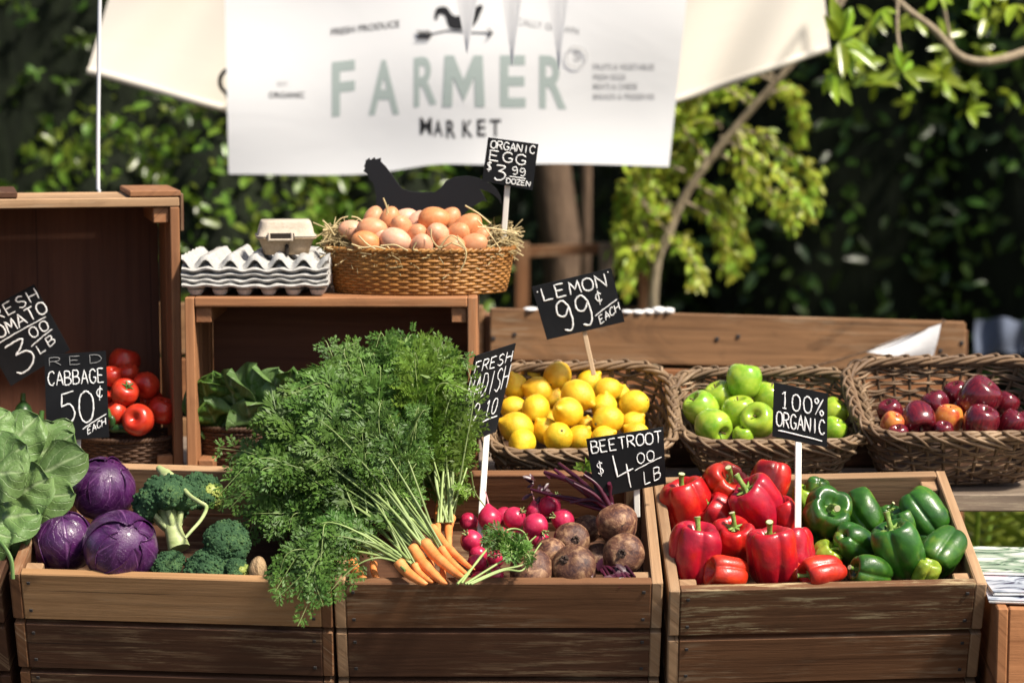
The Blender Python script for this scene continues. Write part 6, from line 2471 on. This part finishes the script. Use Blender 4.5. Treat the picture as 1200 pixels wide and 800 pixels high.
def blade(mb, base, tip, nrm, width, lift, ruf, seed, mat=0, cup=.25, nu=15, nv=16, ends=.12):
    """A broad ruffled leaf from BASE to TIP facing NRM."""
    base, tip, nrm = Vector(base), Vector(tip), Vector(nrm).normalized()
    ax = (tip - base)
    L = ax.length
    side = ax.cross(nrm).normalized()
    up = side.cross(ax).normalized()
    f1, f2, f3 = [rnd.uniform(0, 6.28) for _ in range(3)]

    def fn(u, v):
        x = (u - .5) * 2
        w_ = width * .5 * min(1, .30 + 1.1 * v) ** .8 * max(0.0, 1 - max(0, (v - .45) / .55) ** 2.6) ** .5
        c = base + ax * v + up * (lift * L * math.sin(math.pi * v * .8))
        e = abs(x) ** 1.6
        z = -cup * w_ * x * x + ruf * e * math.sin(11 * v + f1 + (2 if x > 0 else 0)) + ruf * .5 * math.sin(17 * v + f2 + 4 * x) * abs(x) + ruf * .3 * math.sin(5 * x + f3) * math.sin(5 * v) + ruf * .5 * abs(math.sin(4.5 * math.pi * (v - abs(x) * .25))) * (1 - e)
        return c + side * (x * w_ * (1 + .05 * math.sin(13 * v + f2))) + up * z
    grid_sheet(mb, fn, nu, nv, mat, rnd.random(), .0008)


t = thing('lettuce', 'pale green lettuce head with broad leaves above the red cabbages', 'lettuce', P(20, 570, 3.95))
mb = MB()
n0 = Vector((.15, -.85, .5))
for i, (bx_, by_, tx_, ty_, w_, Y0, Y1, nx) in enumerate((
        (-10, 590, 104, 532, 62, 3.98, 3.97, .1), (-15, 570, 88, 508, 60, 3.97, 3.99, .0), (5, 570, 66, 497, 40, 3.99, 4.03, .2), (20, 545, 84, 496, 34, 4.02, 4.08, .3), (-20, 560, 46, 488, 62, 3.94, 3.99, -.1),
        (-30, 600, 92, 580, 60, 3.96, 3.93, .1), (-35, 620, 50, 604, 66, 3.92, 3.89, .0), (-10, 600, 62, 560, 66, 3.93, 3.90, .1), (-30, 570, 34, 520, 66, 3.91, 3.90, -.2), (-40, 540, 14, 484, 50, 3.95, 3.98, -.2), (-40, 560, 30, 555, 60, 3.89, 3.87, -.1), (-60, 620, 18, 632, 60, 3.9, 3.87, 0),
        (-30, 640, 40, 625, 40, 3.95, 3.9, 0))):
    blade(mb, P(bx_, by_, Y0), P(tx_, ty_, Y1), n0 + Vector((nx, 0, 0)) + Vector((rnd.uniform(-.2, .2), 0, rnd.uniform(-.25, .2))), w_ * 1.12 / 640, rnd.uniform(.03, .12), .0085, i, cup=rnd.uniform(-.1, .5), nu=25, nv=26)
mb.build('leaf', LETTUCE, t)

for (label, pts, m) in (
        ('dark green lettuce head in the corner of the crate under the trays', ((258, 505, 236, 436, 46), (262, 500, 250, 428, 44), (268, 505, 262, 452, 46), (262, 510, 238, 462, 40), (270, 500, 272, 430, 40)), LETTUCE_D),
        ('bright green romaine lettuce leaning beside the dark one', ((292, 510, 274, 424, 42), (300, 500, 304, 420, 46), (288, 515, 258, 472, 44), (300, 515, 286, 462, 46), (312, 500, 328, 424, 44), (318, 505, 342, 432, 44)), LETTUCE),
        ('lettuce head behind the high carrot tops inside the crate', ((352, 500, 345, 424, 40), (360, 500, 372, 426, 44), (366, 505, 360, 440, 40)), LETTUCE_D)):
    t = thing('lettuce', label, 'lettuce', P(pts[0][0], pts[0][1], 4.40), 'lettuces in the dark crate')
    mb = MB()
    for i, (bx_, by_, tx_, ty_, w_) in enumerate(pts):
        blade(mb, P(bx_, by_, 4.42), P(tx_, ty_ + 4, 4.34 + .02 * (i % 3)), Vector((rnd.uniform(-.5, .2), -1, .3)), w_ / 430, .12, .013, i, cup=-.15, nu=23, nv=24)
    mb.build('leaf', m, t)

v, f = ico(3)
p = place(FL, 302, 667, .0, 16)
mb = MB()
mb.add(v * np.array([.016, .018, .024]) * (1 + lump(v, 3, 1.4, .08))[:, None] + np.array(tuple(p)), f)
tag(mb.build('potato', m_bark('potato_skin', (.32, .2, .1), (.46, .32, .18)), None, p), 'tan potato half hidden under the drooping carrot tops', 'potato')

mb = MB()
c = catmull([P(-8, 628, 3.80), P(4, 640, 3.775), P(13, 656, 3.765), P(15, 678, 3.76)], 5)
tube(mb, c, np.linspace(.006, .0055, len(c)), 6, flat=.4, tint=.9)
tag(mb.build('leek_leaf', LETTUCE, None, P(8, 645, 3.77)), 'pale green leek leaf end hanging over the cabbage crate corner', 'leaf')

# ------------------------------------------------------------------ tomatoes, cucumbers in the tall crate
tom = [
    (146, 424, 18, (.2, .9, -.2), 4.50, 0, 'dim tomato highest at the back of the heap'),
    (150, 438, 13, (-.2, .9, .2), 4.46, 0, 'tomato under the dim one at the back'),
    (131, 441, 13, (.1, .9, .2), 4.44, 0, 'tomato peeping beside the top of the cabbage sign'),
    (171, 452, 16, (.3, .4, -.7), 4.42, 0, 'tomato above the green vine stem'),
    (146, 460, 16.5, (.4, .7, .5), 4.38, 1, 'tomato in the middle with the vine stem at its side'),
    (135, 484, 15, (-.4, .8, .2), 4.37, 0, 'tomato half covered by the cabbage sign'),
    (190, 481, 17.5, (.3, .9, .1), 4.40, 0, 'round tomato touching the wall of the tall crate'),
    (162, 492, 18.5, (-.2, .3, .9), 4.35, 0, 'largest front tomato above the basket rim'),
    (118, 470, 15, (.1, .8, .2), 4.42, 0, 'tomato hidden behind the cabbage sign'),
    (178, 470, 14, (.1, .8, .2), 4.46, 1, 'tomato in the shade behind the round one'),
]
for i, (px, py, r, ax, Y, cal, lb) in enumerate(tom):
    p = P(px, py, Y)
    put('tomato', TOMS[i % 3], p, orient(ax, i), rad_at(p, r), lb, 'tomato', 'tomatoes in the tall crate', [('calyx', TCAL)] if cal else [])


def cuke(a, b, r, label):
    t = MB()
    c = catmull([a, Vector(a).lerp(b, .5) + Vector((.004, 0, .004)), b], 8)
    k = np.linspace(-1, 1, len(c))
    tube(t, c, np.maximum(.25, (1 - np.abs(k) ** 5) ** .5) * r, 14)
    e = MB()
    d = (Vector(a) - Vector(b)).normalized()
    o = t.build('cucumber', CUKE, None, a)
    tag(o, label, 'cucumber', 'cucumbers in the tall crate')
    tube(e, [tuple(d * .0), tuple(d * .016)], [.006, .005], 7)
    s = e.build('stem', CALYX)
    s.parent = o
    return o


cuke(P(27, 470, 4.45), P(24, 560, 4.40), .020, 'dark cucumber standing upright above the lettuce')
cuke(P(48, 490, 4.40), P(38, 560, 4.38), .018, 'shorter green cucumber leaning before the dark upright one')
cuke(P(155, 505, 4.345), P(128, 503, 4.35), .0085, 'small green cucumber lying on the tomato basket rim')
cuke(P(128, 488, 4.34), P(131, 500, 4.34), .006, 'tiny green cucumber end beside the cabbage sign')

# ------------------------------------------------------------------ chalk signs
GL = {
    'A': [[(0, 0), (2, 6), (4, 0)], [(.8, 2.1), (3.2, 2.1)]],
    'B': [[(0, 0), (0, 6)], '~', [(0, 6), (2.6, 5.8), (3.2, 4.6), (2.4, 3.4), (0, 3.1)], '~', [(0, 3.1), (3, 2.9), (3.8, 1.6), (2.8, .2), (0, 0)]],
    'C': ['~', [(3.8, 4.9), (2.4, 6), (.7, 5.2), (0, 3), (.7, .8), (2.4, 0), (3.8, 1.1)]],
    'D': [[(0, 0), (0, 6)], '~', [(0, 6), (2.5, 5.6), (3.9, 3.2), (2.6, .5), (0, 0)]],
    'E': [[(3.4, 6), (0, 6), (0, 0), (3.5, 0)], [(0, 3.1), (2.8, 3.1)]],
    'F': [[(3.5, 6), (0, 6), (0, 0)], [(0, 3.2), (2.7, 3.2)]],
    'G': ['~', [(3.7, 5), (2.3, 6), (.6, 5.2), (0, 3), (.7, .7), (2.3, 0), (3.7, .9)], [(3.7, .6), (3.7, 2.6), (2.2, 2.6)]],
    'H': [[(0, 0), (0, 6)], [(4, 0), (4, 6)], [(0, 3), (4, 3)]],
    'I': [[(2, 0), (2, 6)]],
    'K': [[(0, 0), (0, 6)], [(3.6, 6), (0, 2.7), (3.8, 0)]],
    'L': [[(0, 6), (0, 0), (3.5, 0)]],
    'M': [[(0, 0), (.5, 6), (2.1, 2), (3.7, 6), (4.2, 0)]],
    'N': [[(0, 0), (0, 6), (3.8, 0), (3.8, 6)]],
    'O': ['~', [(2, 6), (.5, 5.1), (0, 3), (.5, .8), (2, 0), (3.6, .8), (4.1, 3), (3.6, 5.1), (2, 6)]],
    'R': [[(0, 0), (0, 6)], '~', [(0, 6), (2.8, 5.8), (3.5, 4.5), (2.6, 3.2), (0, 2.9)], [(1.6, 2.9), (3.9, 0)]],
    'S': ['~', [(3.5, 5.2), (2, 6), (.4, 5.1), (.8, 3.6), (2.8, 2.7), (3.5, 1.3), (2, 0), (.2, .8)]],
    'T': [[(0, 6), (4, 6)], [(2, 6), (2, 0)]],
    'Z': [[(.2, 6), (3.7, 6), (.1, 0), (3.9, 0)]],
    '0': ['~', [(2, 6), (.6, 5), (.2, 3), (.7, .8), (2, 0), (3.3, .8), (3.8, 3), (3.4, 5), (2, 6)]],
    '1': [[(.9, 4.9), (2.1, 6), (2.1, 0)], [(1.2, 0), (3.0, 0)]],
    '2': ['~', [(.3, 4.8), (1.8, 6), (3.5, 4.8), (2.6, 2.6), (.1, 0)], [(.1, 0), (3.8, 0)]],
    '3': ['~', [(.4, 5.8), (2.2, 5.9), (3.5, 5.6), (2.6, 4.4), (1.3, 3.5)], '~', [(1.3, 3.5), (3.2, 3.2), (3.8, 1.7), (2.6, .2), (.9, -.1), (.1, .6)]],
    '4': [[(.6, 6), (1.0, 1.9), (4, 2.9)], [(2.8, 4.0), (3.2, -.6)]],
    '5': [[(3.6, 6), (.7, 5.5), (.5, 3.2)], '~', [(.5, 3.2), (2.6, 3.6), (3.7, 1.8), (2.6, .2), (.2, .3)]],
    '9': ['~', [(3.5, 4.7), (2.2, 6), (.5, 5.2), (.4, 3.4), (2, 2.9), (3.5, 4.6)], '~', [(3.5, 4.7), (3.6, 1.6), (2.6, -.1), (1.0, .2)]],
    '$': ['~', [(3.3, 4.9), (2, 5.4), (.6, 4.7), (1, 3.5), (2.8, 2.6), (3.3, 1.4), (2, .6), (.4, 1.2)], [(2, 6.3), (2, -.3)]],
    '¢': ['~', [(3.4, 4.2), (2, 5), (.5, 3), (2, 1), (3.4, 1.8)], [(2.3, 6.2), (1.8, -.3)]],
    '%': ['~', [(.9, 6), (0, 5), (.9, 4), (1.7, 5), (.9, 6)], [(3.9, 6), (.3, 0)], '~', [(3.2, 2), (2.4, 1), (3.2, 0), (4, 1), (3.2, 2)]],
    "'": [[(2, 6), (1.7, 4.8)]],
    ' ': [],
}


class Sign:
    def __init__(self, quad, Y, dY, label, bend=0.0, group='chalk price signs', dYv=0.0):
        self.q, self.Y, self.dY, self.bend, self.dYv = quad, Y, dY, bend, dYv
        self.t = thing('price_sign', label, 'sign', self.pt(.5, 0), group)
        a, b, c = self.pt(0, 0), self.pt(1, 0), self.pt(0, 1)
        n = (b - a).cross(c - a).normalized()
        self.n = n if n.y < 0 else -n
        self.w = (b - a).length
        self.h = (c - a).length
        self.ink, self.faint = MB(), MB()

    def pt(self, u, v, off=0.0):
        (x0, y0), (x1, y1), (x2, y2), (x3, y3) = self.q
        tx, ty = x0 + (x1 - x0) * u, y0 + (y1 - y0) * u
        bx_, by_ = x3 + (x2 - x3) * u, y3 + (y2 - y3) * u
        k = 1 - v
        Yv = self.Y + self.dY * (u - .5) + self.dYv * (v - .5) + self.bend * ((1 - v) ** 2 * u + (u - .5) ** 2)
        p = P(tx + (bx_ - tx) * k, ty + (by_ - ty) * k, Yv)
        return p + self.n * off if off else p

    def stroke(self, pts, wd, smooth, faint=False):
        if smooth:
            pts = catmull([(a, b, 0) for a, b in pts], 6)[:, :2]
        else:
            q = []
            for i in range(len(pts) - 1):
                for k in range(4):
                    s = k / 4
                    q.append((pts[i][0] * (1 - s) + pts[i + 1][0] * s, pts[i][1] * (1 - s) + pts[i + 1][1] * s))
            pts = q + [pts[-1]]
        c = [tuple(self.pt(a + rnd.uniform(-.003, .003), b + rnd.uniform(-.003, .003), .0024)) for a, b in pts]
        k = len(c)
        wd = wd * .74
        r = np.array([.0007 * (1 + .14 * math.sin(i * 1.7 + len(c)) + rnd.uniform(-.12, .12)) for i in range(k)])
        r[0] *= .7
        r[-1] *= .7
        tube(self.faint if faint else self.ink, c, r, 6, flat=wd / .0014, fixed=tuple(self.n))

    def line(self, a, b, wd=.0034):
        self.stroke([a, ((a[0] + b[0]) / 2, (a[1] + b[1]) / 2 + .006), b], wd, True)

    def text(self, s, u0, u1, v0, v1, wd=.0036, gap=.32, skew=0.0, faint=False):
        n = len(s)
        cw = (u1 - u0) / (n + gap * (n - 1))
        for i, ch in enumerate(s):
            x = u0 + i * cw * (1 + gap)
            sm = False
            jy = rnd.uniform(-.03, .03) * (v1 - v0)
            for g_ in GL[ch]:
                if g_ == '~':
                    sm = True
                    continue
                self.stroke([(x + a / 4 * cw, v0 + jy + b / 6 * (v1 - v0) + skew * (x + a / 4 * cw - u0)) for a, b in g_], wd, sm, faint)
                sm = False

    def done(self, stick=None, mat=None, wd=.011, dy=.004):
        mb = MB()
        grid_sheet(mb, lambda u, v: self.pt(u, v), 14, 14, thick=.0032, smooth=False)
        mb.build('board', CHALKBOARD, self.t)
        self.ink.build('lettering', CHALK, self.t)
        if self.faint.n:
            self.faint.build('faint_lettering', CHALK_FAINT, self.t)
        if stick:
            (a, b, Ya, Yb) = stick
            a, b = P(*a, Ya), P(*b, Yb)
            ez = (a - b).normalized()
            ex = ez.cross(Vector((0, 1, 0))).normalized() * -1
            ey = ez.cross(ex)
            mb = MB()
            board(mb, (a + b) / 2 + Vector((0, dy, 0)), (wd, .004, (a - b).length), (ex, ey, ez), .0012)
            mb.build('stick', mat or STICK_W, self.t)
        return self.t


s = Sign([(52, 416), (124, 411), (128, 512), (55, 517)], 4.20, .01, 'black chalk sign for red cabbage at fifty cents each')
s.text('RED', .08, .93, .87, .965, .0022, .7, faint=True)
s.text('CABBAGE', .05, .96, .64, .80, .0036, .25)
s.text('50', .22, .78, .20, .57, .0044, .16)
s.text('¢', .81, .94, .44, .60, .0034)
s.line((.58, .115), (.97, .27))
s.text('EACH', .66, .95, .05, .13, .0030, .3, skew=.36)
s.done(((91, 505), (91, 545), 4.205, 4.205))

s = Sign([(-33, 372), (40, 333), (82, 410), (13, 452)], 4.40, .0, 'tilted chalk sign for fresh tomato at three dollars a pound')
s.text('FRESH', .10, .97, .80, .955, .0034, .4)
s.text('TOMATO', .02, .99, .59, .755, .0042, .25)
s.line((.05, .545), (.93, .545))
s.text('3', .16, .52, .07, .47, .0046)
s.text('00', .60, .90, .38, .52, .0034, .3)
s.line((.54, .30), (.92, .36))
s.text('LB', .60, .88, .155, .275, .0034, .45, skew=.1)
s.done()
tomato_sign = s

s = Sign([(557, 417), (604, 402), (581, 506), (533, 522)], 4.13, .08, 'narrow looking turned chalk sign for fresh radish beside the lemons', bend=-.02)
s.text('FRESH', .05, .96, .80, .925, .0032, .35)
s.text('RADISH', .0, .99, .50, .76, .0032, .3)
s.text('$2', .05, .42, .18, .42, .0034, .3)
s.text('10', .56, .86, .24, .42, .0030, .3)
s.line((.52, .175), (.92, .20))
s.done(((571, 500), (561, 648), 4.14, FM.at(561, 648, -.06).y), dy=.008, wd=.0115)

s = Sign([(623, 336), (716, 314), (732, 377), (641, 398)], 4.36, .0, 'tilted chalk sign for lemon at ninety nine cents on a tan stick')
s.text("'", .03, .07, .76, .90, .0034)
s.text('LEMON', .10, .90, .70, .93, .0042, .3)
s.text("'", .93, .97, .82, .96, .0034)
s.text('99', .20, .64, .10, .64, .0048, .26)
s.text('¢', .71, .81, .42, .66, .0034)
s.line((.66, .22), (.98, .43))
s.text('EACH', .70, .98, .06, .20, .0032, .25, skew=.62)
s.done(((684, 385), (696, 440), 4.362, 4.36), STICK_T, .0095)

s = Sign([(687, 514), (777, 500), (780, 566), (698, 583)], 3.98, .0, 'curved chalk sign for beetroot at four dollars a pound', bend=.03)
s.text('BEETROOT', .04, .97, .74, .94, .0038, .22)
s.text('$', .07, .17, .36, .60, .0030)
s.text('4', .26, .56, .10, .64, .0046)
s.text('00', .62, .86, .44, .62, .0032, .25)
s.line((.58, .33), (.96, .48), .0026)
s.text('LB', .70, .93, .06, .28, .0032, .4, skew=.2)
s.done(((746, 560), (747, 607), 3.995, 4.0), dy=.010)

s = Sign([(907, 448), (970, 461), (969, 524), (905, 511)], 4.02, .0, 'chalk sign reading organic on a long white stick among the peppers')
s.text('100%', .12, .92, .56, .87, .0040, .3)
s.text('ORGANIC', .06, .95, .22, .49, .0040, .25)
s.line((.10, .135), (.91, .10), .0038)
s.done(((936, 512), (935, 645), 4.02, 3.95), wd=.012)

s = Sign([(572, 161), (631, 169), (624, 223), (565, 212)], 4.40, .0, 'chalk sign for organic eggs standing in the egg basket')
s.text('ORGANIC', .07, .95, .77, .94, .0036, .22)
s.text('EGG', .08, .80, .50, .72, .0038, .3)
s.text('$', .05, .15, .24, .46, .0034)
s.text('3', .22, .44, .09, .42, .0040)
s.text('99', .55, .82, .27, .43, .0030, .3)
s.line((.52, .205), (.84, .215), .0030)
s.text('DOZEN', .47, .94, .05, .16, .0030, .2, skew=.04)
s.done(((595, 214), (590, 280), 4.405, 4.41), wd=.011)
